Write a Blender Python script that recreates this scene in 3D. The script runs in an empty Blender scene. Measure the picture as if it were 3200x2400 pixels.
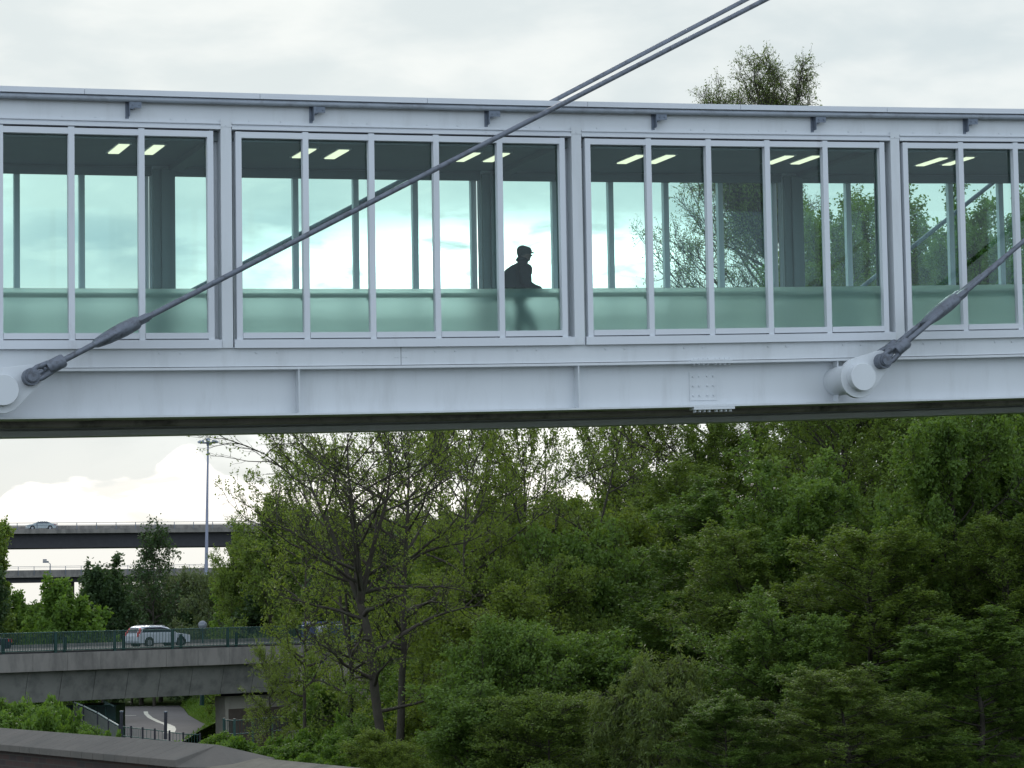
import bpy, bmesh, math, random
import numpy as np
from mathutils import Vector, Matrix

C = bpy.context.scene.collection
R = math.radians
# ------------------------------------------------------------------ camera
FPX = 8206.36                    # focal length in pixels of a 3200 px wide frame
TH, RO = 0.07898, 0.01671        # pitch up and roll of the camera
cam = bpy.data.cameras.new('camera')
cam.sensor_width = 36.0
cam.lens = 36.0 * FPX / 3200.0
cam.clip_start = 0.5
cam.clip_end = 12000.0
camo = bpy.data.objects.new('camera', cam)
C.objects.link(camo)
_F = Vector((0, math.cos(TH), math.sin(TH)))
_U = Vector((0, -math.sin(TH), math.cos(TH)))
_R = Vector((1, 0, 0))
rx = _R * math.cos(RO) - _U * math.sin(RO)
ux = _R * math.sin(RO) + _U * math.cos(RO)
mm = Matrix.Identity(4)
for i in range(3):
    mm[i][0], mm[i][1], mm[i][2] = rx[i], ux[i], -_F[i]
camo.matrix_world = mm
bpy.context.scene.camera = camo

def ray(px, py):
    a, b = (px - 1600) / FPX, (py - 1200) / FPX
    return _F + rx * a - ux * b
def at(px, py, Y):               # world point on the sight line at distance Y
    d = ray(px, py)
    return d * (Y / d.y)
def on_z(px, py, z):
    d = ray(px, py)
    return d * (z / d.z)

# ------------------------------------------------------------------ colour management, world, sun
sc = bpy.context.scene
sc.view_settings.view_transform = 'Standard'
sc.view_settings.look = 'None'
sc.view_settings.exposure = 0.0
sc.view_settings.gamma = 1.0
sc.cycles.max_bounces = 10
sc.cycles.transparent_max_bounces = 24
sc.cycles.transmission_bounces = 8
SUN_EL, SUN_AZ = R(24), R(-8)     # behind the cloud, ahead of the camera

def build_world():
    w = bpy.data.worlds.new('World')
    sc.world = w
    w.use_nodes = True
    nt = w.node_tree
    nt.nodes.clear()
    N = nt.nodes.new
    L = nt.links.new
    def math_(op, a, b=None, c=None, clamp=False):
        n = N('ShaderNodeMath'); n.operation = op; n.use_clamp = clamp
        for i, v in enumerate((a, b, c)):
            if v is None: continue
            if isinstance(v, (int, float)): n.inputs[i].default_value = v
            else: L(v, n.inputs[i])
        return n.outputs[0]
    def mixc(f, a, b):
        n = N('ShaderNodeMix'); n.data_type = 'RGBA'
        if isinstance(f, (int, float)): n.inputs[0].default_value = f
        else: L(f, n.inputs[0])
        for k, v in ((6, a), (7, b)):
            if isinstance(v, tuple): n.inputs[k].default_value = (*v, 1)
            else: L(v, n.inputs[k])
        return n.outputs[2]
    def sstep(v, lo, hi):
        n = N('ShaderNodeMapRange'); n.interpolation_type = 'SMOOTHSTEP'
        L(v, n.inputs[0]); n.inputs[1].default_value = lo; n.inputs[2].default_value = hi
        return n.outputs[0]
    def noise(vec, scale, det, rough, dist=0.0, dim='3D'):
        n = N('ShaderNodeTexNoise'); n.noise_dimensions = dim
        L(vec, n.inputs['Vector'])
        n.inputs['Scale'].default_value = scale; n.inputs['Detail'].default_value = det
        n.inputs['Roughness'].default_value = rough; n.inputs['Distortion'].default_value = dist
        return n.outputs['Fac']
    tc = N('ShaderNodeTexCoord')
    sep = N('ShaderNodeSeparateXYZ'); L(tc.outputs['Generated'], sep.inputs[0])
    x, y, z = sep.outputs
    az = math_('ARCTAN2', x, y)
    el = math_('ARCSINE', z)
    cb = N('ShaderNodeCombineXYZ'); L(az, cb.inputs[0]); L(math_('MULTIPLY', el, 2.6), cb.inputs[1])
    vec = cb.outputs[0]
    sky = N('ShaderNodeTexSky'); sky.sky_type = 'NISHITA'; sky.sun_disc = False
    sky.sun_elevation = SUN_EL; sky.sun_rotation = SUN_AZ
    # high grey cloud sheet with soft structure
    n1 = noise(vec, 9.0, 5, 0.5, 0.3)
    n2 = noise(vec, 26.0, 4, 0.5, 0.2)
    sheet = math_('ADD', math_('MULTIPLY', n1, 0.75), math_('MULTIPLY', n2, 0.25))
    f = sstep(sheet, 0.38, 0.62)
    col = mixc(f, (6.5, 7.4, 7.7), (8.4, 8.95, 8.95))
    # behind the camera the cloud is thinner and bluer
    back = sstep(y, 0.35, -0.6)
    col = mixc(math_('MULTIPLY', back, 0.9), col, (11.0, 13.2, 15.6))
    up = sstep(z, 0.2, 0.8)
    col = mixc(math_('MULTIPLY', up, 0.8), col, (8.6, 9.4, 10.4))
    # grey-blue band and the heaped white cloud low on the left
    low = sstep(el, 0.090, 0.055)
    azw = math_('SUBTRACT', 1.0, sstep(az, -0.10, -0.02))
    band = math_('MULTIPLY', low, azw)
    col = mixc(math_('MULTIPLY', band, 0.8), col, (6.7, 7.45, 7.85))
    nb = noise(vec, 60.0, 5, 0.5, 0.0)
    nc = noise(vec, 22.0, 2, 0.4, 0.0)
    top = math_('ADD', 0.0445, math_('MULTIPLY', math_('SUBTRACT', nc, 0.5), 0.036))
    top = math_('ADD', top, math_('MULTIPLY', math_('SUBTRACT', nb, 0.5), 0.012))
    def bump(c, wdt, h):
        q = math_('DIVIDE', math_('SUBTRACT', az, c), wdt)
        return math_('MULTIPLY', math_('EXPONENT', math_('MULTIPLY', math_('MULTIPLY', q, q), -1.0)), h)
    top = math_('ADD', top, bump(-0.124, 0.010, 0.015))
    top = math_('ADD', top, bump(-0.172, 0.010, 0.004))
    top = math_('SUBTRACT', top, bump(-0.200, 0.012, 0.014))
    d = math_('SUBTRACT', top, el)
    cum = sstep(d, -0.0006, 0.0022)
    shade = sstep(math_('ADD', noise(vec, 30.0, 4, 0.55, 0.4), math_('MULTIPLY', d, 3.0)), 0.52, 0.68)
    ccol = mixc(shade, (12.0, 12.0, 11.9), (8.2, 8.6, 8.7))
    wide = math_('SUBTRACT', 1.0, sstep(math_('ABSOLUTE', az), 0.3, 0.5))
    base = sstep(el, 0.024, 0.034)
    hz = mixc(base, (7.9, 8.6, 8.85), ccol)
    col = mixc(math_('MULTIPLY', cum, wide), col, hz)
    # the bright patch where the sun stands behind the cloud
    def glow(ca, ce, wa, we, amp):
        qa = math_('DIVIDE', math_('SUBTRACT', az, ca), wa)
        qe = math_('DIVIDE', math_('SUBTRACT', el, ce), we)
        r2 = math_('ADD', math_('MULTIPLY', qa, qa), math_('MULTIPLY', qe, qe))
        return math_('MULTIPLY', math_('EXPONENT', math_('MULTIPLY', r2, -1.0)), amp)
    g = glow(-0.030, 0.124, 0.060, 0.014, 30.0)
    g = math_('ADD', g, glow(0.030, 0.126, 0.045, 0.012, 14.0))
    g = math_('ADD', g, glow(0.005, 0.070, 0.10, 0.035, 6.0))
    g = math_('ADD', g, glow(-0.198, 0.150, 0.012, 0.018, 3.0))
    g = math_('MULTIPLY', g, sstep(noise(vec, 34.0, 4, 0.55, 0.3), 0.28, 0.55))
    gc = N('ShaderNodeVectorMath'); gc.operation = 'SCALE'
    gc.inputs[0].default_value = (1.0, 0.98, 0.93); L(g, gc.inputs['Scale'])
    ad = N('ShaderNodeVectorMath'); ad.operation = 'ADD'
    L(col, ad.inputs[0]); L(gc.outputs[0], ad.inputs[1])
    # darker breaks of blue-grey seen through the glass on the left
    br = math_('MULTIPLY', math_('ADD', glow(-0.150, 0.134, 0.050, 0.013, 0.9), glow(-0.085, 0.142, 0.020, 0.008, 0.5)), sstep(noise(vec, 40.0, 4, 0.5, 0.3), 0.3, 0.6))
    fin = mixc(br, ad.outputs[0], (4.3, 5.5, 6.3))
    # a little clear sky shining through the sheet everywhere
    fin = mixc(0.93, sky.outputs[0], fin)
    bg = N('ShaderNodeBackground'); bg.inputs['Strength'].default_value = 0.1
    L(fin, bg.inputs['Color'])
    out = N('ShaderNodeOutputWorld'); L(bg.outputs[0], out.inputs['Surface'])
build_world()

sun = bpy.data.lights.new('sun', 'SUN')
sun.energy = 0.9
sun.angle = R(14)
sun.color = (1.0, 0.95, 0.86)
suno = bpy.data.objects.new('sun', sun)
C.objects.link(suno)
sd = Vector((math.sin(SUN_AZ) * math.cos(SUN_EL), math.cos(SUN_AZ) * math.cos(SUN_EL), math.sin(SUN_EL)))
suno.rotation_euler = sd.to_track_quat('Z', 'Y').to_euler()
suno.location = sd * 300

# ------------------------------------------------------------------ helpers
class MB:
    """collects shapes, then becomes ONE mesh object"""
    def __init__(s): s.v = []; s.f = []
    def add(s, vs, fs):
        o = len(s.v); s.v.extend([tuple(p) for p in vs]); s.f.extend([tuple(o + i for i in f) for f in fs])
    def box(s, c, size, rz=0.0, M=None):
        hx, hy, hz = size[0] / 2, size[1] / 2, size[2] / 2
        vs = [Vector((a * hx, b * hy, d * hz)) for d in (-1, 1) for a, b in ((-1, -1), (1, -1), (1, 1), (-1, 1))]
        rot = M if M is not None else Matrix.Rotation(rz, 3, 'Z')
        vs = [rot @ p + Vector(c) for p in vs]
        s.add(vs, [(3, 2, 1, 0), (4, 5, 6, 7), (0, 1, 5, 4), (1, 2, 6, 5), (2, 3, 7, 6), (3, 0, 4, 7)])
    def tube(s, pts, rad, k=8, caps=True):
        pts = [Vector(p) for p in pts]
        n = len(pts)
        if not hasattr(rad, '__len__'): rad = [rad] * n
        vs = []
        prev = None
        for i, p in enumerate(pts):
            t = (pts[min(i + 1, n - 1)] - pts[max(i - 1, 0)])
            if t.length < 1e-9: t = Vector((0, 0, 1))
            t.normalize()
            if prev is None:
                a = Vector((0, 0, 1)) if abs(t.z) < 0.9 else Vector((1, 0, 0))
                u = t.cross(a).normalized()
            else:
                u = (prev - t * prev.dot(t)).normalized()
            prev = u
            w = t.cross(u)
            for j in range(k):
                an = 2 * math.pi * j / k
                vs.append(p + (u * math.cos(an) + w * math.sin(an)) * rad[i])
        fs = []
        for i in range(n - 1):
            for j in range(k):
                fs.append((i * k + j, i * k + (j + 1) % k, (i + 1) * k + (j + 1) % k, (i + 1) * k + j))
        if caps:
            fs.append(tuple(range(k - 1, -1, -1))); fs.append(tuple((n - 1) * k + j for j in range(k)))
        s.add(vs, fs)
    def prism(s, poly, d):
        """poly: list of 3D points, extruded by the vector d"""
        n = len(poly); d = Vector(d)
        vs = [Vector(p) for p in poly] + [Vector(p) + d for p in poly]
        fs = [tuple(range(n - 1, -1, -1)), tuple(range(n, 2 * n))]
        fs += [(i, (i + 1) % n, n + (i + 1) % n, n + i) for i in range(n)]
        s.add(vs, fs)
    def sphere(s, c, r, nu=12, nv=8, sq=(1, 1, 1)):
        c = Vector(c); vs = []; fs = []
        for i in range(nv + 1):
            a = math.pi * i / nv
            for j in range(nu):
                b = 2 * math.pi * j / nu
                vs.append(c + Vector((math.sin(a) * math.cos(b) * r * sq[0], math.sin(a) * math.sin(b) * r * sq[1], math.cos(a) * r * sq[2])))
        for i in range(nv):
            for j in range(nu):
                fs.append((i * nu + j, (i + 1) * nu + j, (i + 1) * nu + (j + 1) % nu, i * nu + (j + 1) % nu))
        s.add(vs, fs)
    def build(s, name, mat, parent=None, smooth=False, bevel=0.0):
        me = bpy.data.meshes.new(name)
        off = wloc(parent)
        me.from_pydata([(p[0] - off[0], p[1] - off[1], p[2] - off[2]) for p in s.v], [], s.f)
        me.materials.append(mat)
        if smooth:
            me.polygons.foreach_set('use_smooth', [True] * len(me.polygons))
            try: me.set_sharp_from_angle(angle=R(38))
            except Exception: pass
        me.update()
        o = bpy.data.objects.new(name, me)
        C.objects.link(o)
        if parent is not None: o.parent = parent
        if bevel > 0:
            m = o.modifiers.new('edge', 'BEVEL'); m.width = bevel; m.segments = 2; m.limit_method = 'ANGLE'
        return o

def wloc(o):
    v = Vector((0, 0, 0))
    while o is not None:
        v += o.location; o = o.parent
    return v
def tag(o, label=None, cat=None, group=None, kind=None):
    if label: o['label'] = label
    if cat: o['category'] = cat
    if group: o['group'] = group
    if kind: o['kind'] = kind
    return o
def thing(name, loc, label, cat, group=None):
    o = bpy.data.objects.new(name, None)
    o.empty_display_size = 0.3
    C.objects.link(o); o.location = loc
    return tag(o, label, cat, group)

# ------------------------------------------------------------------ materials
def new_mat(name):
    m = bpy.data.materials.new(name); m.use_nodes = True
    nt = m.node_tree; nt.nodes.clear()
    out = nt.nodes.new('ShaderNodeOutputMaterial')
    return m, nt, out
def surf(name, col, rough=0.6, metal=0.0, var=0.12, scale=1.5, bump=0.0, bscale=20.0, dirt=None, dscale=3.0, dlo=0.5, dhi=0.75, spec=0.5, stretch=(1, 1, 1)):
    m, nt, out = new_mat(name)
    N, L = nt.nodes.new, nt.links.new
    p = N('ShaderNodeBsdfPrincipled')
    p.inputs['Roughness'].default_value = rough
    p.inputs['Metallic'].default_value = metal
    p.inputs['Specular IOR Level'].default_value = spec
    tc = N('ShaderNodeTexCoord'); mp = N('ShaderNodeMapping'); mp.inputs['Scale'].default_value = stretch
    L(tc.outputs['Object'], mp.inputs[0])
    nz = N('ShaderNodeTexNoise'); nz.inputs['Scale'].default_value = scale; nz.inputs['Detail'].default_value = 6
    nz.inputs['Roughness'].default_value = 0.6
    L(mp.outputs[0], nz.inputs['Vector'])
    mr = N('ShaderNodeMapRange'); mr.inputs[1].default_value = 0.25; mr.inputs[2].default_value = 0.75
    mr.inputs[3].default_value = 1 - var; mr.inputs[4].default_value = 1 + var
    L(nz.outputs[0], mr.inputs[0])
    hs = N('ShaderNodeVectorMath'); hs.operation = 'SCALE'; hs.inputs[0].default_value = col
    L(mr.outputs[0], hs.inputs['Scale'])
    c = hs.outputs[0]
    if dirt:
        n2 = N('ShaderNodeTexNoise'); n2.inputs['Scale'].default_value = dscale; n2.inputs['Detail'].default_value = 8
        n2.inputs['Roughness'].default_value = 0.65
        L(mp.outputs[0], n2.inputs['Vector'])
        m2 = N('ShaderNodeMapRange'); m2.inputs[1].default_value = dlo; m2.inputs[2].default_value = dhi
        L(n2.outputs[0], m2.inputs[0])
        mx = N('ShaderNodeMix'); mx.data_type = 'RGBA'
        L(m2.outputs[0], mx.inputs[0]); L(c, mx.inputs[6]); mx.inputs[7].default_value = (*dirt, 1)
        c = mx.outputs[2]
    L(c, p.inputs['Base Color'])
    if bump > 0:
        n3 = N('ShaderNodeTexNoise'); n3.inputs['Scale'].default_value = bscale; n3.inputs['Detail'].default_value = 5
        L(mp.outputs[0], n3.inputs['Vector'])
        b = N('ShaderNodeBump'); b.inputs['Strength'].default_value = bump; b.inputs['Distance'].default_value = 0.03
        L(n3.outputs[0], b.inputs['Height']); L(b.outputs[0], p.inputs['Normal'])
    L(p.outputs[0], out.inputs['Surface'])
    return m
def leaf_mat(name, c1, c2, trans=0.45, scale=1.1):
    m, nt, out = new_mat(name)
    N, L = nt.nodes.new, nt.links.new
    g = N('ShaderNodeNewGeometry'); tc = N('ShaderNodeTexCoord')
    nz = N('ShaderNodeTexNoise'); nz.inputs['Scale'].default_value = scale; nz.inputs['Detail'].default_value = 3
    L(tc.outputs['Object'], nz.inputs['Vector'])
    ad = N('ShaderNodeMath'); ad.operation = 'MULTIPLY_ADD'; ad.inputs[1].default_value = 0.5
    L(g.outputs['Random Per Island'], ad.inputs[0])
    mr = N('ShaderNodeMapRange'); mr.inputs[1].default_value = 0.3; mr.inputs[2].default_value = 0.7; mr.inputs[3].default_value = 0.0; mr.inputs[4].default_value = 0.45
    L(nz.outputs[0], mr.inputs[0]); L(mr.outputs[0], ad.inputs[2])
    mx = N('ShaderNodeMix'); mx.data_type = 'RGBA'; L(ad.outputs[0], mx.inputs[0])
    mx.inputs[6].default_value = (*c1, 1); mx.inputs[7].default_value = (*c2, 1)
    d = N('ShaderNodeBsdfPrincipled'); d.inputs['Roughness'].default_value = 0.55; d.inputs['Specular IOR Level'].default_value = 0.3
    L(mx.outputs[2], d.inputs['Base Color'])
    t = N('ShaderNodeBsdfTranslucent')
    sc_ = N('ShaderNodeVectorMath'); sc_.operation = 'MULTIPLY'; sc_.inputs[1].default_value = (1.5, 1.5, 0.7)
    L(mx.outputs[2], sc_.inputs[0]); L(sc_.outputs[0], t.inputs['Color'])
    ms = N('ShaderNodeMixShader'); ms.inputs[0].default_value = trans
    L(d.outputs[0], ms.inputs[1]); L(t.outputs[0], ms.inputs[2]); L(ms.outputs[0], out.inputs['Surface'])
    return m
def glass_mat(name, tint, refl=1.33):
    m, nt, out = new_mat(name)
    N, L = nt.nodes.new, nt.links.new
    t = N('ShaderNodeBsdfTransparent'); t.inputs['Color'].default_value = (*tint, 1)
    g = N('ShaderNodeBsdfGlossy'); g.inputs['Roughness'].default_value = 0.02
    f = N('ShaderNodeFresnel'); f.inputs['IOR'].default_value = refl
    ms = N('ShaderNodeMixShader'); L(f.outputs[0], ms.inputs[0]); L(t.outputs[0], ms.inputs[1]); L(g.outputs[0], ms.inputs[2])
    L(ms.outputs[0], out.inputs['Surface'])
    return m
def emit_mat(name, col, st):
    m, nt, out = new_mat(name)
    e = nt.nodes.new('ShaderNodeEmission'); e.inputs[0].default_value = (*col, 1); e.inputs[1].default_value = st
    nt.links.new(e.outputs[0], out.inputs['Surface'])
    return m
def frost_mat(name, tint, rough):
    m, nt, out = new_mat(name)
    N, L = nt.nodes.new, nt.links.new
    r = N('ShaderNodeBsdfRefraction'); r.inputs['Color'].default_value = (*tint, 1); r.inputs['Roughness'].default_value = rough; r.inputs['IOR'].default_value = 1.3
    t = N('ShaderNodeBsdfTranslucent'); t.inputs['Color'].default_value = (tint[0], tint[1], tint[2], 1)
    d = N('ShaderNodeBsdfDiffuse'); d.inputs['Color'].default_value = (0.26, 0.43, 0.39, 1)
    m1 = N('ShaderNodeMixShader'); m1.inputs[0].default_value = 0.22; L(r.outputs[0], m1.inputs[1]); L(t.outputs[0], m1.inputs[2])
    m2 = N('ShaderNodeMixShader'); m2.inputs[0].default_value = 0.10; L(m1.outputs[0], m2.inputs[1]); L(d.outputs[0], m2.inputs[2])
    L(m2.outputs[0], out.inputs['Surface'])
    return m

M = {}
M['paint'] = surf('white_painted_steel', (0.66, 0.69, 0.72), 0.42, var=0.035, scale=0.9, dirt=(0.40, 0.41, 0.41), dscale=1.3, dlo=0.52, dhi=1.1, stretch=(1.6, 1.6, 0.30), bump=0.04, bscale=2)
M['frame'] = surf('white_coated_aluminium', (0.66, 0.69, 0.735), 0.4, var=0.03, scale=1.2, dirt=(0.45, 0.45, 0.47), dscale=2.2, dlo=0.64, dhi=0.95, stretch=(1, 1, 0.3))
M['edge'] = surf('roof_edge_metal', (0.66, 0.69, 0.74), 0.4, var=0.03)
M['pipe'] = surf('grey_gutter_pipe', (0.37, 0.41, 0.47), 0.45, var=0.10, scale=2.5, dirt=(0.20, 0.21, 0.23), dscale=3.0, dlo=0.5, dhi=0.8)
M['seam'] = surf('dark_gap', (0.03, 0.03, 0.04), 0.8)
M['galv'] = surf('galvanised_steel', (0.17, 0.20, 0.25), 0.55, metal=0.35, var=0.2, scale=14)
M['rod'] = surf('grey_painted_steel', (0.16, 0.18, 0.22), 0.5, metal=0.2, var=0.18, scale=8, dirt=(0.07, 0.075, 0.085), dscale=9, dlo=0.5, dhi=0.72)
M['inner'] = surf('grey_interior_lining', (0.20, 0.235, 0.24), 0.6, var=0.08)
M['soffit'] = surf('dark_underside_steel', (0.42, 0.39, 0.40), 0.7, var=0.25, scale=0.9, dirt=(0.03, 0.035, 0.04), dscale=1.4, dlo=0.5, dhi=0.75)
M['deck'] = surf('grey_deck_floor', (0.22, 0.22, 0.22), 0.6)
M['glass'] = glass_mat('green_tinted_glass', (0.872, 0.970, 0.957))
M['frost'] = frost_mat('frosted_green_glass', (0.745, 0.855, 0.84), 0.42)
M['lamp'] = emit_mat('fluorescent_light', (1.0, 0.98, 0.70), 1.15)
M['concrete'] = surf('weathered_concrete', (0.235, 0.218, 0.200), 0.85, var=0.14, scale=0.5, dirt=(0.10, 0.095, 0.09), dscale=0.9, dlo=0.45, dhi=0.75, bump=0.15, bscale=6, stretch=(1, 1, 0.35))
M['concrete_dark'] = surf('grey_girder_concrete', (0.225, 0.220, 0.200), 0.85, var=0.12, scale=0.5, dirt=(0.08, 0.08, 0.078), dscale=0.8, dlo=0.45, dhi=0.8)
M['buff'] = surf('buff_concrete', (0.36, 0.33, 0.28), 0.85, var=0.1, dirt=(0.2, 0.18, 0.15), dscale=0.7, dlo=0.5, dhi=0.8)
M['asphalt'] = surf('asphalt', (0.055, 0.055, 0.058), 0.9, var=0.12, scale=2)
M['road'] = surf('light_worn_asphalt', (0.17, 0.16, 0.16), 0.9, spec=0.1, var=0.1, scale=0.6, dirt=(0.15, 0.14, 0.135), dscale=0.8, dlo=0.45, dhi=0.7)
M['line'] = surf('road_paint', (0.62, 0.60, 0.52), 0.7, dirt=(0.4, 0.38, 0.32), dscale=2, dlo=0.5, dhi=0.8)
M['green'] = surf('dark_green_paint', (0.014, 0.052, 0.045), 0.45, var=0.2, scale=2)
M['greenlt'] = surf('worn_green_paint', (0.04, 0.10, 0.085), 0.45, var=0.2, scale=2)
M['grass'] = surf('grass', (0.075, 0.125, 0.022), 0.9, spec=0.0, var=0.35, scale=0.8, bump=0.5, bscale=8, dirt=(0.10, 0.11, 0.03), dscale=0.25)
M['earth'] = surf('undergrowth_earth', (0.035, 0.050, 0.020), 0.95, spec=0.0, var=0.4, scale=0.5)
M['bark'] = surf('bark', (0.060, 0.050, 0.040), 0.9, var=0.35, scale=3, bump=0.5, bscale=12, dirt=(0.04, 0.05, 0.025), dscale=1.2)
M['bark_lt'] = surf('mossy_bark', (0.085, 0.078, 0.055), 0.9, var=0.35, scale=3, bump=0.5, bscale=12, dirt=(0.05, 0.065, 0.02), dscale=1.0)
M['stone'] = surf('coping_stone', (0.140, 0.126, 0.112), 0.9, var=0.10, scale=1.2, dirt=(0.105, 0.10, 0.09), dscale=2.0, dlo=0.45, dhi=0.75, bump=0.2, bscale=25)
M['tyre'] = surf('tyre_rubber', (0.02, 0.02, 0.02), 0.8)
M['rim'] = surf('alloy_rim', (0.35, 0.36, 0.38), 0.35, metal=0.7)
M['carglass'] = surf('dark_car_glass', (0.03, 0.035, 0.05), 0.08, var=0.0, spec=0.8)
M['silver'] = surf('silver_car_paint', (0.62, 0.66, 0.72), 0.25, var=0.0, spec=0.6)
M['navy'] = surf('dark_blue_car_paint', (0.02, 0.025, 0.04), 0.2, var=0.0, spec=0.6)
M['greycar'] = surf('pale_grey_car_paint', (0.40, 0.46, 0.48), 0.3, var=0.0)
M['red'] = surf('red_lamp_plastic', (0.55, 0.02, 0.015), 0.3, var=0.0)
M['white'] = surf('white_plastic', (0.7, 0.7, 0.7), 0.4, var=0.02)
M['blue'] = surf('blue_panel', (0.02, 0.035, 0.16), 0.4, var=0.1)
M['cloth'] = surf('black_cloth', (0.020, 0.022, 0.024), 0.9, var=0.25, scale=12)
M['cloth2'] = surf('dark_trouser_cloth', (0.03, 0.034, 0.042), 0.9, var=0.2, scale=12)
M['tweed'] = surf('dark_tweed', (0.045, 0.045, 0.042), 0.95, var=0.4, scale=60)
M['skin'] = surf('skin', (0.13, 0.085, 0.07), 0.55, var=0.05)
M['brown'] = surf('dark_girder_steel', (0.045, 0.044, 0.05), 0.8, var=0.15)
def brick_mat():
    m, nt, out = new_mat('dark_red_brick')
    N, L = nt.nodes.new, nt.links.new
    tc = N('ShaderNodeTexCoord'); b = N('ShaderNodeTexBrick')
    sp = N('ShaderNodeSeparateXYZ'); cb = N('ShaderNodeCombineXYZ')
    L(tc.outputs['Object'], sp.inputs[0])
    # run the courses along the wall
    dx = N('ShaderNodeVectorMath'); dx.operation = 'DOT_PRODUCT'; dx.inputs[1].default_value = (0.575, -0.818, 0)
    L(tc.outputs['Object'], dx.inputs[0]); L(dx.outputs['Value'], cb.inputs[0]); L(sp.outputs[2], cb.inputs[1])
    L(cb.outputs[0], b.inputs['Vector'])
    b.inputs['Color1'].default_value = (0.095, 0.055, 0.047, 1); b.inputs['Color2'].default_value = (0.06, 0.045, 0.045, 1)
    b.inputs['Mortar'].default_value = (0.085, 0.078, 0.07, 1)
    b.inputs['Scale'].default_value = 1.0; b.inputs['Brick Width'].default_value = 0.225; b.inputs['Row Height'].default_value = 0.075
    b.inputs['Mortar Size'].default_value = 0.006; b.inputs['Bias'].default_value = 0.1
    p = N('ShaderNodeBsdfPrincipled'); p.inputs['Roughness'].default_value = 0.9
    L(b.outputs['Color'], p.inputs['Base Color']); L(p.outputs[0], out.inputs['Surface'])
    return m
M['brick'] = brick_mat()
LF = {
 'bud': leaf_mat('budding_leaf', (0.125, 0.18, 0.038), (0.225, 0.3, 0.062), 0.45),
 'mid': leaf_mat('mid_green_leaf', (0.108, 0.168, 0.04), (0.205, 0.285, 0.06), 0.42),
 'rich': leaf_mat('rich_green_leaf', (0.092, 0.16, 0.04), (0.18, 0.28, 0.06), 0.40),
 'dark': leaf_mat('dark_green_leaf', (0.036, 0.072, 0.03), (0.07, 0.12, 0.042), 0.35),
 'bright': leaf_mat('bright_green_leaf', (0.085, 0.165, 0.03), (0.16, 0.26, 0.05), 0.45),
 'willow': leaf_mat('willow_leaf', (0.12, 0.175, 0.055), (0.2, 0.255, 0.08), 0.40),
 'dull': leaf_mat('dull_green_leaf', (0.082, 0.115, 0.055), (0.13, 0.17, 0.075), 0.35),
}

# ================================================================== the footbridge
PX0, PY0, PSI, K1, K2 = 1.209872, 47.079328, 0.35152, 0.028509, 0.000479
Lb = 6.5; PW = Lb / 5.415; GP = (Lb - 5 * PW) / 2; WB = 4.25
cs, sn = math.cos(PSI), math.sin(PSI)
def B(s, n, z):                  # along the bridge, out towards the road, up
    return Vector((PX0 + s * cs + n * sn, PY0 + s * sn - n * cs, z + K1 * s + K2 * s * s))
DS = Vector((cs, sn, K1)); DN = Vector((sn, -cs, 0))
def bbox(mb, s0, s1, n0, n1, z0, z1, step=0.9):
    k = max(1, int(math.ceil((s1 - s0) / step)))
    vs = []; fs = []
    for i in range(k + 1):
        s = s0 + (s1 - s0) * i / k
        vs += [B(s, n0, z0), B(s, n1, z0), B(s, n1, z1), B(s, n0, z1)]
    for i in range(k):
        a = i * 4; b = a + 4
        for j in range(4):
            fs.append((a + j, a + (j + 1) % 4, b + (j + 1) % 4, b + j))
    fs.append((3, 2, 1, 0)); e = k * 4; fs.append((e, e + 1, e + 2, e + 3))
    mb.add(vs, fs)
def bolt(mb, s, n, z, r=0.016, h=0.014, axis='n', k=6):
    if axis == 'n': mb.tube([B(s, n, z), B(s, n + h, z)], r, k)
    else: mb.tube([B(s, n, z), B(s, n, z + h)], r, k)
S0, S1 = -24.2, 27.8              # extent that is built
K0, K1b = -4, 4
ZT = {'roof': 8.82, 'drip': 8.723, 'fas': 8.327, 'chan': 8.203, 'gap': 8.185, 'gt': 8.069, 'rail': 5.449, 'gb': 4.679, 'rb': 4.573, 'st': 4.556, 'sb': 4.411, 'gr': 4.087, 'ft': 4.041, 'fb': 3.243}

bridge = thing('footbridge', B(0, -WB / 2, 3.2), 'enclosed white steel footbridge with green glass walls crossing the whole view', 'footbridge')

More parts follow.
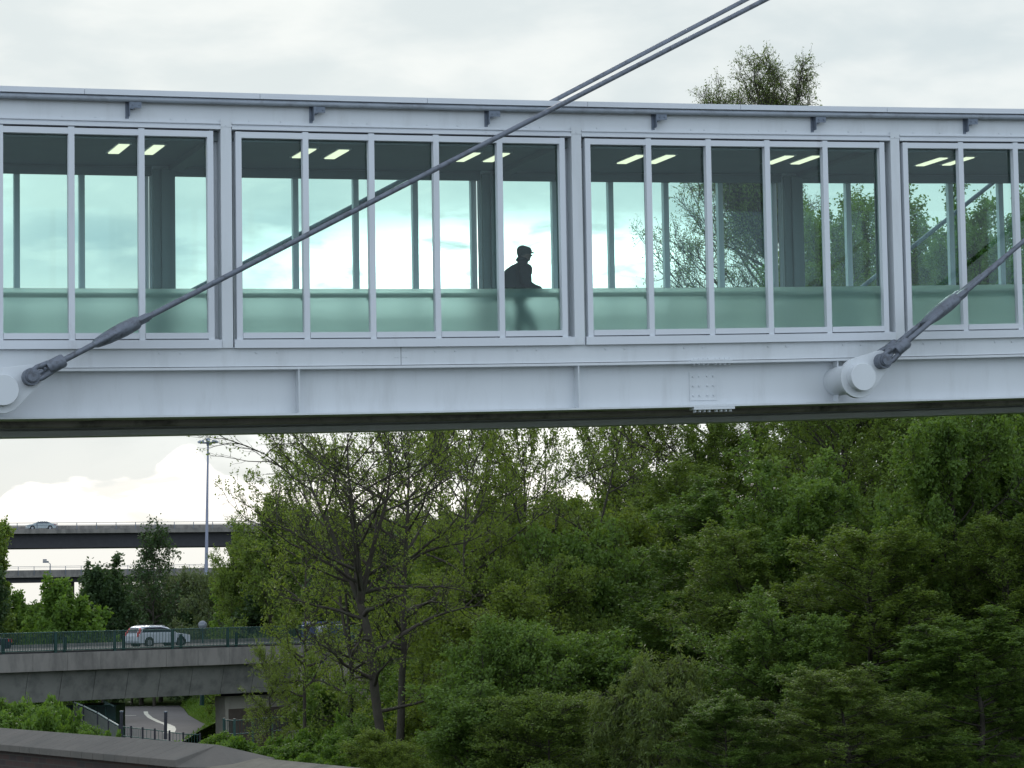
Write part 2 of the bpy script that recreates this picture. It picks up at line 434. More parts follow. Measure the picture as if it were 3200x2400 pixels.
def side(nf, sgn):
    """one long side: nf = n of the outer face, sgn = +1 towards the road, -1 away"""
    def nb(a, b):                 # depths behind the outer face -> ordered n values
        x, y = nf - sgn * a, nf - sgn * b
        return (min(x, y), max(x, y))
    # main girder
    g = MB()
    bbox(g, S0, S1, *nb(0.23, 0.25), ZT['fb'] + 0.03, ZT['ft'])
    bbox(g, S0, S1, *nb(0.0, 0.46), ZT['fb'] - (0.075 if sgn < 0 else 0), ZT['fb'] + 0.035)
    bbox(g, S0, S1, *nb(0.0, 0.46), ZT['ft'], ZT['gr'] - 0.003)
    gi = g.build('girder', M['paint'], bridge)
    for k in range(-4, 6):
        s = 5.206 * k
        if S0 + .3 < s < S1 - .3:
            st = MB(); bbox(st, s - 0.009, s + 0.009, *nb(0.012, 0.23), ZT['fb'] + 0.035, ZT['ft'])
            st.build('stiffener', M['paint'], gi)
    # bolted splice
    sp = MB(); ss = 2.54 if sgn > 0 else -0.15
    bbox(sp, ss - 0.28, ss + 0.27, *nb(0.215, 0.23), 3.375, 3.905)
    bbox(sp, ss - 0.30, ss + 0.52, *nb(-0.012, 0.2), ZT['fb'] - 0.05, ZT['fb'] - 0.003)
    bbox(sp, ss - 0.34, ss + 0.50, *nb(-0.006, 0.2), ZT['gr'] - 0.003, ZT['gr'] + 0.022)
    for i in range(4):
        for z in (3.47, 3.645, 3.82):
            bolt(sp, ss - 0.21 + i * 0.125 + (0.035 if i > 1 else 0), nf - sgn * 0.215 - (0.02 if sgn < 0 else 0), z, 0.02, 0.022)
    for i in range(8):
        s_ = ss - 0.25 + i * 0.095 + (0.05 if i > 3 else 0)
        for nn in (0.05, 0.12):
            bolt(sp, s_, nf - sgn * nn, ZT['fb'] - 0.095, 0.018, 0.046, 'z')
            bolt(sp, s_, nf - sgn * nn, ZT['gr'] + 0.022, 0.016, 0.035, 'z')
            bolt(sp, s_, nf - sgn * nn, ZT['ft'] - 0.028, 0.016, 0.028, 'z')
    sp.build('splice_plate', M['paint'], gi)
    # edge beam between girder and glass wall
    e = MB()
    bbox(e, S0, S1, *nb(0.055, 0.36), ZT['gr'] + 0.012, ZT['sb'] + 0.03)
    eb = e.build('edge_beam', M['paint'], bridge)
    bl = [(k * Lb / 2 + ds, ZT['sb'] - 0.075, 0.019, 0.016) for k in range(-3, 4) for ds in (-1.15, -0.78, 0.55, 0.92)]
    bl += [(-3.33 + ds, z, 0.012, 0.010) for ds in (-0.11, -0.06, 0.03, 0.09) for z in (4.345, 4.235)]
    for s_, z, r_, h_ in (bl if sgn > 0 else []):
        bo = MB(); bolt(bo, s_, nf - 0.055, z, r_, h_); bo.build('bolt_head', M['paint'], eb)
    if sgn > 0:
        bo = MB(); bbox(bo, -3.342, -3.334, nf - 0.056, nf - 0.0535, ZT['gr'] + 0.014, ZT['sb']); bo.build('joint_line', M['seam'], eb)
    # roof beam, roof edge and gutter pipe
    r = MB()
    bbox(r, S0, S1, *nb(0.035, 0.30), ZT['fas'], ZT['drip'])
    rb = r.build('roof_beam', M['paint'], bridge)
    ed = MB(); s = S0
    while s < S1:
        e_ = min(s + 3.05, S1); bbox(ed, s, e_ - 0.008, *nb(-0.17, 0.30), ZT['drip'] + 0.002, ZT['roof']); s = e_
    ed.build('roof_edge_trim', M['edge'], rb)
    p = MB()
    n_p = nf + sgn * 0.088
    k = int((S1 - S0) / 0.8)
    p.tube([B(S0 + (S1 - S0) * i / k, n_p, ZT['drip'] - 0.048) for i in range(k + 1)], 0.05, 12)
    for s_ in np.arange(S0 + 1.1, S1, 4.35):
        p.tube([B(s_, n_p, ZT['drip'] - 0.048), B(s_ + 0.03, n_p, ZT['drip'] - 0.048)], 0.054, 12)
    p.build('gutter_pipe', M['pipe'], rb, smooth=True)
    for k in (range(-3, 4) if sgn > 0 else []):
        for ds in (-0.93, -0.66, 0.45, 1.02):
            bo = MB(); bolt(bo, k * Lb / 2 + ds, nf - 0.035, ZT['fas'] + 0.045, 0.015, 0.012); bo.build('bolt_head', M['paint'], rb)
    # brackets
    for k in range(-7, 9):
        s_ = 1.63 + k * Lb / 2
        if not (S0 < s_ < S1): continue
        b = MB(); a0 = nf - sgn * 0.035; a1 = nf + sgn * 0.10; lo, hi = min(a0, a1), max(a0, a1)
        bbox(b, s_ - 0.10, s_ - 0.04, lo, lo + 0.012 if sgn > 0 else hi, ZT['fas'] + 0.03, ZT['drip'] - 0.07)
        bbox(b, s_ - 0.055, s_ - 0.043, lo, hi, ZT['fas'] + 0.06, ZT['drip'] - 0.075)
        bbox(b, s_ - 0.043, s_ + 0.155, (hi - 0.012) if sgn > 0 else lo, hi if sgn > 0 else lo + 0.012, ZT['drip'] - 0.20, ZT['drip'] - 0.085)
        bbox(b, s_ - 0.043, s_ + 0.03, lo, hi, ZT['drip'] - 0.215, ZT['drip'] - 0.205)
        for q in (0.01, 0.11): bolt(b, s_ + q, hi, ZT['drip'] - 0.15, 0.014, 0.014)
        b.build('gutter_bracket', M['galv'], bridge)
    # columns
    sh = 0.0 if sgn > 0 else -0.21
    for k in range(K0, K1b + 1):
        s_ = k * Lb + 0.03 + sh
        if not (S0 < s_ < S1): continue
        c = MB()
        bbox(c, s_ - 0.095, s_ + 0.095, *nb(0.0, 0.30), ZT['sb'] + 0.005, ZT['chan'] + 0.055)
        bbox(c, s_ - 0.10, s_ + 0.10, *nb(-0.006, 0.0), ZT['chan'] + 0.045, ZT['fas'] + 0.05)
        bbox(c, s_ - 0.235, s_ - 0.20, *nb(0.20, 0.30), ZT['st'], ZT['chan'])
        bbox(c, s_ + 0.16, s_ + 0.20, *nb(0.20, 0.30), ZT['st'], ZT['chan'])
        bbox(c, s_ - 0.21, s_ + 0.17, *nb(0.28, 0.40), ZT['st'], ZT['chan'])
        co = c.build('column', M['paint'], bridge)
        b = MB(); bolt(b, s_, nf + (0.006 if sgn > 0 else -0.016), ZT['fas'] - 0.05, 0.014, 0.010); b.build('column_bolt', M['paint'], co)
        # inner cover of the column, towards the walkway
        ic = MB(); bbox(ic, s_ - 0.22, s_ + 0.20, *nb(0.40, 0.47), ZT['st'] - 0.05, 8.13)
        bbox(ic, s_ - 0.07, s_ + 0.07, *nb(0.47, 0.53), ZT['st'] - 0.05, 8.13)
        ic.build('column_lining', M['inner'], co)
    # glazed bays
    for k in range(K0, K1b):
        a = k * Lb + GP + sh; b_ = a + 5 * PW
        if a < S0 + .05 or b_ > S1 - .05: continue
        f = MB(); hw = 0.052
        for i in range(6):
            c_ = a + i * PW
            bbox(f, c_ - hw, c_ + hw, *nb(0.0, 0.13), ZT['st'] + 0.002, ZT['gap'] - (0.012 if 0 < i < 5 else 0.03) + 0.02)
        for i in range(5):
            l_, r_ = a + i * PW + hw, a + (i + 1) * PW - hw
            bbox(f, l_, r_, *nb(0.004, 0.125), ZT['gt'], ZT['gap'] - 0.012)
            bbox(f, l_ + 0.004, r_ - 0.004, *nb(-0.012, 0.125), ZT['rb'] + 0.006, ZT['gb'])
        w = f.build('window_frame', M['frame'], bridge)
        f = MB()
        e0, e1 = a - 0.10, b_ + 0.17
        bbox(f, e0, e1, *nb(-0.035, 0.22), ZT['sb'], ZT['st'])
        bbox(f, e0 + 0.02, e1 - 0.02, *nb(0.10, 0.16), ZT['st'], ZT['rb'] + 0.006)
        f.build('sill', M['frame'], w)
        f = MB()
        e0, e1 = a - 0.115, b_ + 0.18
        bbox(f, e0, e1, *nb(-0.02, 0.035), ZT['fas'] - 0.03, ZT['fas'] - 0.006)
        bbox(f, e0, e1, *nb(0.015, 0.2), ZT['chan'] + 0.055, ZT['fas'] - 0.03)
        bbox(f, e0, e1, *nb(-0.012, 0.2), ZT['chan'] + 0.004, ZT['chan'] + 0.055)
        f.build('head_channel', M['frame'], w)
        f = MB(); bbox(f, a, b_, *nb(0.09, 0.14), ZT['gap'] - 0.014, ZT['chan'] + 0.004); f.build('head_gap', M['seam'], w)
        for i in range(5):
            l_, r_ = a + i * PW + hw + 0.002, a + (i + 1) * PW - hw - 0.002
            g = MB(); bbox(g, l_, r_, *nb(0.108, 0.120), ZT['rail'] + 0.004, ZT['gt'] - 0.002); g.build('pane', M['glass'], w)
            g = MB(); bbox(g, l_, r_, *nb(0.108, 0.116), ZT['gb'] + 0.002, ZT['rail']); g.build('frosted_pane', M['frost'], w)
        # handrail on brackets, inside
        h = MB(); nh = nf - sgn * 0.34
        kk = 9
        h.tube([B(a + (b_ - a) * i / kk, nh, ZT['rail'] - 0.09) for i in range(kk + 1)], 0.042, 10)
        for i in range(6):
            c_ = a + i * PW
            h.tube([B(c_, nf - sgn * 0.14, ZT['rail'] - 0.20), B(c_, nh, ZT['rail'] - 0.16), B(c_, nh, ZT['rail'] - 0.09)], 0.018, 6)
        h.build('handrail', M['inner'], w, smooth=True)
        # inner head lining above the panes
        h = MB(); bbox(h, a - 0.2, b_ + 0.2, *nb(0.20, 0.32), 8.03, 8.19); h.build('head_lining', M['inner'], w)
side(0.0, 1)
side(-WB - 0.13, -1)
# roof, ceiling, roof ribs, deck, underside
NF, NBk = -0.30, -WB - 0.13 + 0.30
m_ = MB(); bbox(m_, S0, S1, NBk, NF, 8.50, 8.78); m_.build('roof', M['paint'], bridge)
m_ = MB(); bbox(m_, S0, S1, NBk, NF, 8.20, 8.24); ceil = m_.build('ceiling', M['inner'], bridge)
m_ = MB()
for k in range(K0, K1b + 1):
    s_ = k * Lb + 0.03
    if S0 < s_ < S1: bbox(m_, s_ - 0.12, s_ + 0.14, NBk - 0.0, NF, 8.10, 8.20)
m_.build('ceiling_rib', M['inner'], ceil)
m_ = MB(); bbox(m_, S0, S1, NBk - 0.05, NF + 0.05, 4.44, 4.52); m_.build('deck', M['deck'], bridge)
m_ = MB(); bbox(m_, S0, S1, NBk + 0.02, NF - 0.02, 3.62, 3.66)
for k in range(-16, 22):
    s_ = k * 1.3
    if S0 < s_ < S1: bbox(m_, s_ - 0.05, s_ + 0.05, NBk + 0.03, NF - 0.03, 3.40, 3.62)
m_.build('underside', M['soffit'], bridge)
m_ = MB()
for q, zz in ((-1.2, 3.47), (-1.5, 3.47), (-3.0, 3.45)):
    m_.tube([B(S0 + (S1 - S0) * i / 30, q, zz - 0.12) for i in range(31)], 0.06, 8)
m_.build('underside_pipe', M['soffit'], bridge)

# ceiling lights
lpx = [(371, 462), (479, 465), (950, 476), (1052, 479), (1460, 488), (1551, 489), (1972, 495), (2065, 495), (2433, 497), (2518, 497), (2911, 503), (2994, 501)]
lnear = ['over the third left window', 'over the third window, nearer the first white column', 'behind a mullion after the first column', 'left of the sloping rod', 'hidden mostly behind the rod', 'above the walking person', 'in the first window right of the middle column', 'in the second window right of the middle column', 'left one over the dark inner column', 'right one over the dark inner column', 'after the right white column', 'last on the right, split by a mullion']
def unb(px, py, z):               # sight line meets the sagging plane z
    zz = z
    for _ in range(20):
        p = on_z(px, py, zz)
        s = (p.x - PX0) * cs + (p.y - PY0) * sn
        zz = z + K1 * s + K2 * s * s
    n = (p.x - PX0) * sn - (p.y - PY0) * cs
    return s, n
sl = []
for i, (px, py) in enumerate(lpx):
    s_, n_ = unb(px, py, 8.19); sl.append((s_, n_))
    n_ = -1.75 if True else n_
    s_, _ = unb(px, py, 8.19)
    nn = max(-3.2, min(-1.2, sl[-1][1]))
    base = B(s_, nn, 8.175)
    t = thing('ceiling_light', base, 'lit ceiling light inside the footbridge, ' + lnear[i], 'ceiling light', 'lit ceiling lights inside the footbridge')
    h = MB(); bbox(h, s_ - 0.13, s_ + 0.13, nn - 0.54, nn + 0.54, 8.176, 8.198); h.build('housing', M['frame'], t)
    h = MB(); bbox(h, s_ - 0.095, s_ + 0.095, nn - 0.48, nn + 0.48, 8.160, 8.176); h.build('diffuser', M['lamp'], t)
print('lights', [(round(a, 2), round(b, 2)) for a, b in sl])

# stub nodes on the girder carrying the stay rods
def node(s, sgn, slope, pin_ds, pin_dz):
    nf = 0.0 if sgn > 0 else -WB - 0.13
    Nn = lambda d: nf + sgn * d
    d = MB()
    zc = 3.665
    d.tube([B(s, Nn(-0.23), zc), B(s, Nn(0.66), zc)], 0.27, 40)
    o = d.build('anchor_drum', M['paint'], bridge, smooth=True, bevel=0.008)
    pl = MB()
    # teardrop plate round drum and pin
    ps, pz = s + pin_ds, zc + pin_dz
    an = math.atan2(pin_dz, pin_ds); R1, R2, dist = 0.375, 0.20, math.hypot(pin_ds, pin_dz)
    al = math.acos((R1 - R2) / dist)
    pts = []
    for i in range(25):
        t = an + al + (2 * math.pi - 2 * al) * i / 24
        pts.append((s + R1 * math.cos(t), zc + R1 * math.sin(t)))
    for i in range(13):
        t = an - al + 2 * al * i / 12
        pts.append((ps + R2 * math.cos(t), pz + R2 * math.sin(t)))
    a, b = (0.60, 0.70)
    poly = [B(x, Nn(a), z) for x, z in pts]
    pl.prism(poly if sgn < 0 else poly, DN * sgn * (b - a))
    pl.build('anchor_plate', M['paint'], o, bevel=0.006)
    c = MB(); c.tube([B(s, Nn(0.70), zc), B(s, Nn(0.88), zc)], 0.255, 40); c.build('drum_cap', M['paint'], o, smooth=True, bevel=0.008)
    return ps, pz
def stay(s, z, sgn, slope, send, label):
    nf = 0.0 if sgn > 0 else -WB - 0.13
    nc = nf + sgn * 0.65
    u = Vector((1, slope)).normalized()
    def P(t, off=0.0, dn=0.0):
        x = s + u.x * t - u.y * off; zz = z + u.y * t + u.x * off
        # keep the rod straight: sag of the bridge only at its own pin
        p = B(s, nc + dn, z)
        return p + Vector((cs, sn, 0)) * (x - s) + Vector((0, 0, 1)) * ((zz - z) + K1 * (x - s))
    t = thing('stay_rod', P(0), label, 'stay rod', 'steel stay rods of the footbridge')
    m = MB()
    m.tube([P(0, 0, -0.24), P(0, 0, 0.24)], 0.145, 28)
    m.tube([P(0, 0, 0.24), P(0, 0, 0.275)], 0.105, 28)
    pin = m.build('pin', M['rod'], t, smooth=True, bevel=0.006)
    m = MB(); m.tube([P(0, 0, 0.275), P(0, 0, 0.31)], 0.083, 24)
    for q in range(3):
        a = q * 2.1 + .4
        m.tube([P(0.05 * math.cos(a), 0.05 * math.sin(a), 0.31), P(0.05 * math.cos(a), 0.05 * math.sin(a), 0.317)], 0.008, 6)
    m.build('pin_cap', M['rod'], pin, smooth=True)
    for dn in (-0.20, 0.20):
        m = MB()
        # clevis: two cheeks with an eye between them, then a round socket
        for k_ in (-1, 1):
            ring = []
            m.tube([P(0.04, k_ * 0.085, dn), P(0.14, k_ * 0.10, dn), P(0.34, k_ * 0.075, dn)], [0.035, 0.045, 0.05], 10)
        m.tube([P(0.30, 0, dn), P(0.36, 0, dn), P(0.57, 0, dn), P(0.60, 0, dn)], [0.10, 0.115, 0.115, 0.10], 20)
        m.tube([P(0.12, 0, dn), P(0.21, 0, dn)], [0.05, 0.03], 10)
        m.build('clevis', M['rod'], t, smooth=True)
        m = MB(); m.tube([P(0.58, 0, dn), P(1.0, 0, dn * 0.9), P(3.25 if dn > 0 else 2.75, 0, dn * 0.33)], [0.052, 0.050, 0.048], 12)
        m.build('lower_rod', M['rod'], t, smooth=True)
    m = MB()
    pr = [(1.18, .05), (1.25, .085), (1.45, .115), (1.75, .13), (1.98, .12), (2.02, .10)]
    k = 20; vs = []; fs = []
    for i, (tt, r) in enumerate(pr):
        for j in range(k):
            a = 2 * math.pi * j / k
            vs.append(P(tt, r * 0.98 * math.copysign(abs(math.sin(a)) ** .8, math.sin(a)), (r * 0.55 + 0.125) * math.copysign(abs(math.cos(a)) ** .8, math.cos(a))))
    for i in range(len(pr) - 1):
        for j in range(k): fs.append((i * k + j, i * k + (j + 1) % k, (i + 1) * k + (j + 1) % k, (i + 1) * k + j))
    fs.append(tuple(range(k - 1, -1, -1))); fs.append(tuple((len(pr) - 1) * k + j for j in range(k)))
    m.add(vs, fs)
    cn = m.build('connector', M['rod'], t, smooth=True)
    for dn in (-0.11, 0.11):
        m = MB(); m.tube([P(2.02, 0, dn), P(2.17, 0, dn)], 0.085, 6); m.tube([P(2.17, 0, dn), P(2.22, 0, dn)], 0.07, 6)
        m.build('nut', M['rod'], cn)
    m = MB(); T = (send - s) / u.x
    m.tube([P(1.9 + (T - 1.9) * i / 4) for i in range(5)], 0.047, 12); m.build('upper_rod', M['rod'], t, smooth=True)
for sgn in (1, -1):
    side_l = 'nearer' if sgn > 0 else 'farther'
    p1 = node(-10.44, sgn, 0.5, 0.465, 0.225)
    p2 = node(5.27, sgn, 0.7, 0.45, 0.295)
    if sgn > 0:
        stay(-9.975, 3.88, 1, 0.500, 43.9, 'long steel stay rod rising from the lower left pin in front of the glass')
        stay(5.72, 3.955, 1, 0.7145, 43.9, 'steeper steel stay rod with forked end at the lower right drum')
    else:
        stay(-10.10, 3.80, -1, 0.512, 43.9, 'parallel stay rod behind the glass and above the roof')
        stay(5.60, 4.03, -1, 0.6975, 43.9, 'short visible length of stay rod behind the right-hand windows')

# ================================================================== person walking on the bridge
def skin_mesh(name, chains, mat, parent, sub=2):
    """chains: list of lists of (point, radius); the first point of a later chain joins the nearest earlier point"""
    vs = []; es = []; rs = []
    for ch in chains:
        prev = None
        for i, (p, r) in enumerate(ch):
            p = Vector(p)
            if i == 0 and vs:
                j = min(range(len(vs)), key=lambda q: (vs[q] - p).length)
                if (vs[j] - p).length < 0.02: prev = j; continue
            vs.append(p); rs.append(r)
            if prev is not None: es.append((prev, len(vs) - 1))
            prev = len(vs) - 1
    off = wloc(parent)
    me = bpy.data.meshes.new(name); me.from_pydata([tuple(v - off) for v in vs], es, []); me.materials.append(mat)
    o = bpy.data.objects.new(name, me); C.objects.link(o); o.parent = parent
    sk = o.modifiers.new('skin', 'SKIN'); sk.use_smooth_shade = True
    lay = me.skin_vertices[0].data if len(me.skin_vertices) else None
    if lay is None:
        bm = bmesh.new(); bm.from_mesh(me); bm.verts.layers.skin.verify(); bm.to_mesh(me); bm.free(); lay = me.skin_vertices[0].data
    for i, r in enumerate(rs):
        lay[i].radius = (r, r) if not isinstance(r, tuple) else r
    lay[0].use_root = True
    ss = o.modifiers.new('smooth', 'SUBSURF'); ss.levels = sub; ss.render_levels = sub
    return o
sP, nP = -0.60, -1.25
def Q(f, l, z):                   # forward (along the bridge), left, up from the feet; z in metres
    return B(sP + f, nP - l, 4.52 + z)
person = thing('person', Q(0, 0, 0), 'person in flat cap and dark jacket with a backpack walking right behind the glass', 'person')
body = skin_mesh('body', [
    [(Q(-.06, 0, .95), .13), (Q(-.05, 0, 1.10), .13), (Q(-.02, 0, 1.28), .14), (Q(0.0, 0, 1.44), .12), (Q(.02, 0, 1.53), .075), (Q(.045, 0, 1.60), .10), (Q(.06, 0, 1.67), .118), (Q(.055, 0, 1.75), .11)],
    [(Q(0.0, 0, 1.44), .12), (Q(.0, .19, 1.42), .06), (Q(.06, .24, 1.16), .045), (Q(.26, .25, 1.02), .036), (Q(.34, .25, 1.00), .030)],
    [(Q(0.0, 0, 1.44), .12), (Q(-.02, -.19, 1.42), .06), (Q(-.08, -.25, 1.14), .045), (Q(.12, -.25, .98), .036), (Q(.30, -.25, .985), .028)],
    [(Q(-.06, 0, .95), .13), (Q(-.04, .10, .88), .095), (Q(.17, .10, .50), .06), (Q(.27, .10, .12), .042), (Q(.29, .10, .06), .045), (Q(.40, .10, .03), .03)],
    [(Q(-.06, 0, .95), .13), (Q(-.08, -.10, .88), .095), (Q(-.07, -.10, .50), .06), (Q(-.17, -.10, .14), .042), (Q(-.18, -.10, .07), .045), (Q(-.08, -.10, .03), .03)],
], M['skin'], person)
fin = []
for side_ in (1, -1):
    hx, hz, hy = (.34, 1.00, .25) if side_ > 0 else (.30, .985, -.25)
    m = MB()
    m.tube([Q(hx, hy, hz), Q(hx + .05, hy, hz - .005), Q(hx + .09, hy, hz - .012)], [.026, .034, .026], 10)
    for q in range(4):
        y_ = hy + (q - 1.5) * .019
        ln = (.068, .078, .074, .058)[q]
        m.tube([Q(hx + .085, y_, hz - .010), Q(hx + .085 + ln * .5, y_, hz - .018), Q(hx + .085 + ln * .85, y_, hz - .045), Q(hx + .085 + ln * .75, y_, hz - .065)], [.0095, .009, .008, .006], 6)
    m.tube([Q(hx + .02, hy + side_ * -.03, hz - .005), Q(hx + .05, hy + side_ * -.045, hz - .03), Q(hx + .075, hy + side_ * -.04, hz - .05)], [.012, .011, .008], 6)
    m.build('hand', M['skin'], body, smooth=True)
m = MB()   # face: nose, brow, chin, lips, ears
m.sphere(Q(.115, 0, 1.685), .075, 12, 10, (1.0, .85, 1.15))
m.tube([Q(.165, 0, 1.71), Q(.205, 0, 1.665), Q(.17, 0, 1.655)], [.010, .017, .012], 8)
m.sphere(Q(.135, 0, 1.60), .035, 10, 8)
m.sphere(Q(.168, 0, 1.638), .016, 8, 6, (1, 1.6, .6)); m.sphere(Q(.165, 0, 1.622), .016, 8, 6, (1, 1.5, .6))
for s_ in (-1, 1):
    m.sphere(Q(.16, s_ * .032, 1.695), .012, 8, 6)
    m.sphere(Q(.05, s_ * .085, 1.68), .028, 8, 8, (.8, .4, 1.3))
m.build('face', M['skin'], body, smooth=True)
jk = skin_mesh('jacket', [
    [(Q(-.06, 0, .84), .24), (Q(-.05, 0, .98), .235), (Q(-.03, 0, 1.14), .225), (Q(-.02, 0, 1.30), .215), (Q(-.03, 0, 1.43), .185), (Q(-.01, 0, 1.53), .14), (Q(.02, 0, 1.60), .12), (Q(.03, 0, 1.64), .11)],
    [(Q(-.02, 0, 1.43), .17), (Q(0, .20, 1.42), .11), (Q(.05, .27, 1.17), .092), (Q(.22, .27, 1.06), .078), (Q(.33, .26, 1.02), .062)],
    [(Q(-.02, 0, 1.43), .17), (Q(-.02, -.20, 1.42), .11), (Q(-.06, -.28, 1.15), .092), (Q(.12, -.27, 1.04), .078), (Q(.29, -.26, 1.0), .062)],
], M['cloth'], body)
tr = skin_mesh('trousers', [
    [(Q(-.06, 0, .98), (.15, .17)), (Q(-.06, 0, .86), (.15, .17))],
    [(Q(-.06, 0, .86), .15), (Q(-.02, .10, .78), .11), (Q(.17, .10, .50), .11), (Q(.27, .10, .10), .085)],
    [(Q(-.06, 0, .86), .15), (Q(-.08, -.10, .78), .11), (Q(-.07, -.10, .50), .11), (Q(-.17, -.10, .12), .085)],
], M['cloth2'], body)
for (f0, y0, z0) in ((.28, .10, .0), (-.17, -.10, .01)):
    m = MB(); m.tube([Q(f0 - .05, y0, z0 + .05), Q(f0 + .05, y0, z0 + .055), Q(f0 + .15, y0, z0 + .04), Q(f0 + .20, y0, z0 + .03)], [.05, .052, .045, .028], 10)
    m.build('shoe', M['cloth'], body, smooth=True)
m = MB()   # flat cap
k = 20; prof = [(1.690, .112, .10), (1.728, .132, .115), (1.775, .135, .118), (1.820, .110, .10), (1.845, .062, .06), (1.850, .01, .01)]
vs = []; fs = []
for i, (z_, a_, b_) in enumerate(prof):
    for j in range(k):
        t = 2 * math.pi * j / k
        fx = .045 + a_ * math.cos(t)
        vs.append(Q(fx + (.02 if math.cos(t) > .3 and i < 4 else 0), b_ * math.sin(t), z_ + .012 * math.cos(t) * (-1 if i > 1 else 1) + (.035 * (1 - math.cos(t)) * -.5 if i < 1 else 0)))
for i in range(len(prof) - 1):
    for j in range(k): fs.append((i * k + j, i * k + (j + 1) % k, (i + 1) * k + (j + 1) % k, (i + 1) * k + j))
fs.append(tuple(range(k - 1, -1, -1))); fs.append(tuple((len(prof) - 1) * k + j for j in range(k)))
m.add(vs, fs)
m.add([Q(.12, -.085, 1.745), Q(.19, -.06, 1.732), Q(.245, -.025, 1.722), Q(.25, .0, 1.72), Q(.245, .025, 1.722), Q(.19, .06, 1.732), Q(.12, .085, 1.745),
       Q(.12, -.085, 1.725), Q(.19, -.06, 1.717), Q(.245, -.025, 1.710), Q(.25, .0, 1.709), Q(.245, .025, 1.710), Q(.19, .06, 1.717), Q(.12, .085, 1.725)],
      [(0, 1, 2, 3, 4, 5, 6), (13, 12, 11, 10, 9, 8, 7)] + [(i, i + 7, i + 8, i + 1) for i in range(6)])
m.build('flat_cap', M['tweed'], body, smooth=True)
bp_ = thing('backpack', Q(-.25, 0, 1.05), 'dark backpack worn by the person in the flat cap', 'backpack')
m = MB(); vs = []; fs = []; k = 18
for i, (z_, a_, b_) in enumerate([(.88, .09, .12), (.92, .13, .155), (1.10, .145, .165), (1.30, .135, .16), (1.42, .11, .145), (1.50, .05, .10)]):
    for j in range(k):
        t = 2 * math.pi * j / k; cc, s2 = math.cos(t), math.sin(t)
        vs.append(Q((-.245, -.25, -.25, -.235, -.19, -.13)[i] + a_ * abs(cc) ** .8 * (1 if cc > 0 else -1), b_ * abs(s2) ** .6 * (1 if s2 > 0 else -1), z_))
for i in range(5):
    for j in range(k): fs.append((i * k + j, i * k + (j + 1) % k, (i + 1) * k + (j + 1) % k, (i + 1) * k + j))
fs.append(tuple(range(k - 1, -1, -1))); fs.append(tuple(5 * k + j for j in range(k)))
m.add(vs, fs); m.build('bag_body', M['cloth'], bp_, smooth=True)
m = MB()
for s_ in (-1, 1):
    m.tube([Q(-.22, s_ * .10, 1.38), Q(-.06, s_ * .11, 1.50), Q(.06, s_ * .12, 1.42), Q(.08, s_ * .14, 1.22), Q(.0, s_ * .18, 1.02), Q(-.20, s_ * .15, .92)], .018, 6)
m.tube([Q(-.15, 0, 1.41), Q(-.145, 0, 1.47), Q(-.10, 0, 1.50), Q(-.09, 0, 1.46)], .012, 6)
m.build('strap', M['cloth'], bp_, smooth=True)

# ================================================================== terrain
def smooth(a, b, x):
    t = min(1, max(0, (x - a) / (b - a))); return t * t * (3 - 2 * t)
GY = [0, 30, 40, 60, 80, 100, 130, 170, 205, 225, 300, 330, 400, 12000]
GZ = [-5.0, -5.0, -5.0, -5.3, -6.0, -7.2, -9.2, -11.3, -12.2, -12.3, -12.3, -12.2, -12.0, -12.0]
def gz(x, y):
    z = float(np.interp(y, GY, GZ))
    z += 0.12 * math.sin(x * .31 + y * .11) * math.sin(y * .23) * smooth(60, 90, y) * (1 - smooth(150, 200, y))
    return z
xs = sorted(set([-4000, -2500, -1500, -900, -600, -400, -300] + list(range(-240, 241, 6)) + [300, 400, 600, 900, 1500, 2500, 4000]))
ys = sorted(set([-300, -100, -40, 0, 20] + list(range(30, 340, 6)) + [360, 400, 450, 520, 620, 800, 1100, 1600, 2500, 4000, 7000]))
g = MB()
g.v = [(x, y, gz(x, y)) for y in ys for x in xs]
nx = len(xs)
g.f = [(j * nx + i, j * nx + i + 1, (j + 1) * nx + i + 1, (j + 1) * nx + i) for j in range(len(ys) - 1) for i in range(nx - 1)]
tag(g.build('ground', M['earth'], smooth=True), kind='structure')

m = MB(); m.add([(-300, -120, -4.965), (300, -120, -4.965), (300, 27, -4.965), (-300, 27, -4.965)], [(0, 1, 2, 3)])
tag(m.build('road', surf('pale_bounce_surface', (0.22, 0.215, 0.21), .9, spec=.1)), kind='structure')  # unseen road sheet, added to bounce light up to the footbridge underside
# underpass road, lit between the bridge girders and the fence
zr = -12.3
edge = [on_z(px, py, zr) for px, py in ((560, 2206), (575, 2216), (588, 2235), (628, 2258), (660, 2272), (666, 2284), (655, 2298), (560, 2325))]
m = MB()
left = [Vector((-75, e.y + (4 if i == 0 else 0), zr)) for i, e in enumerate(edge)]
n = len(edge)
vs = [(p.x, p.y, zr + .03) for p in edge] + [(p.x, p.y, zr + .03) for p in left]
m.add(vs, [(i, i + 1, n + i + 1, n + i) for i in range(n - 1)])
tag(m.build('underpass_road', M['road']), kind='structure')
m = MB()
lp = [on_z(px, py, zr) for px, py in ((455, 2224), (457, 2232), (470, 2244), (497, 2257), (520, 2264), (530, 2272), (532, 2280), (528, 2292))]
wd = [.45, .45, .5, .5, .6, 1.0, 1.1, 1.0]
vs = []
for i, p in enumerate(lp):
    t = (lp[min(i + 1, 7)] - lp[max(i - 1, 0)]).normalized(); q = Vector((-t.y, t.x, 0)) * wd[i] * .5
    vs += [(p.x + q.x, p.y + q.y, zr + .036), (p.x - q.x, p.y - q.y, zr + .036)]
m.add(vs, [(2 * i, 2 * i + 1, 2 * i + 3, 2 * i + 2) for i in range(7)])
p = on_z(396, 2237, zr); m.box((p.x, p.y, zr + .036), (2.0, .5, .004))
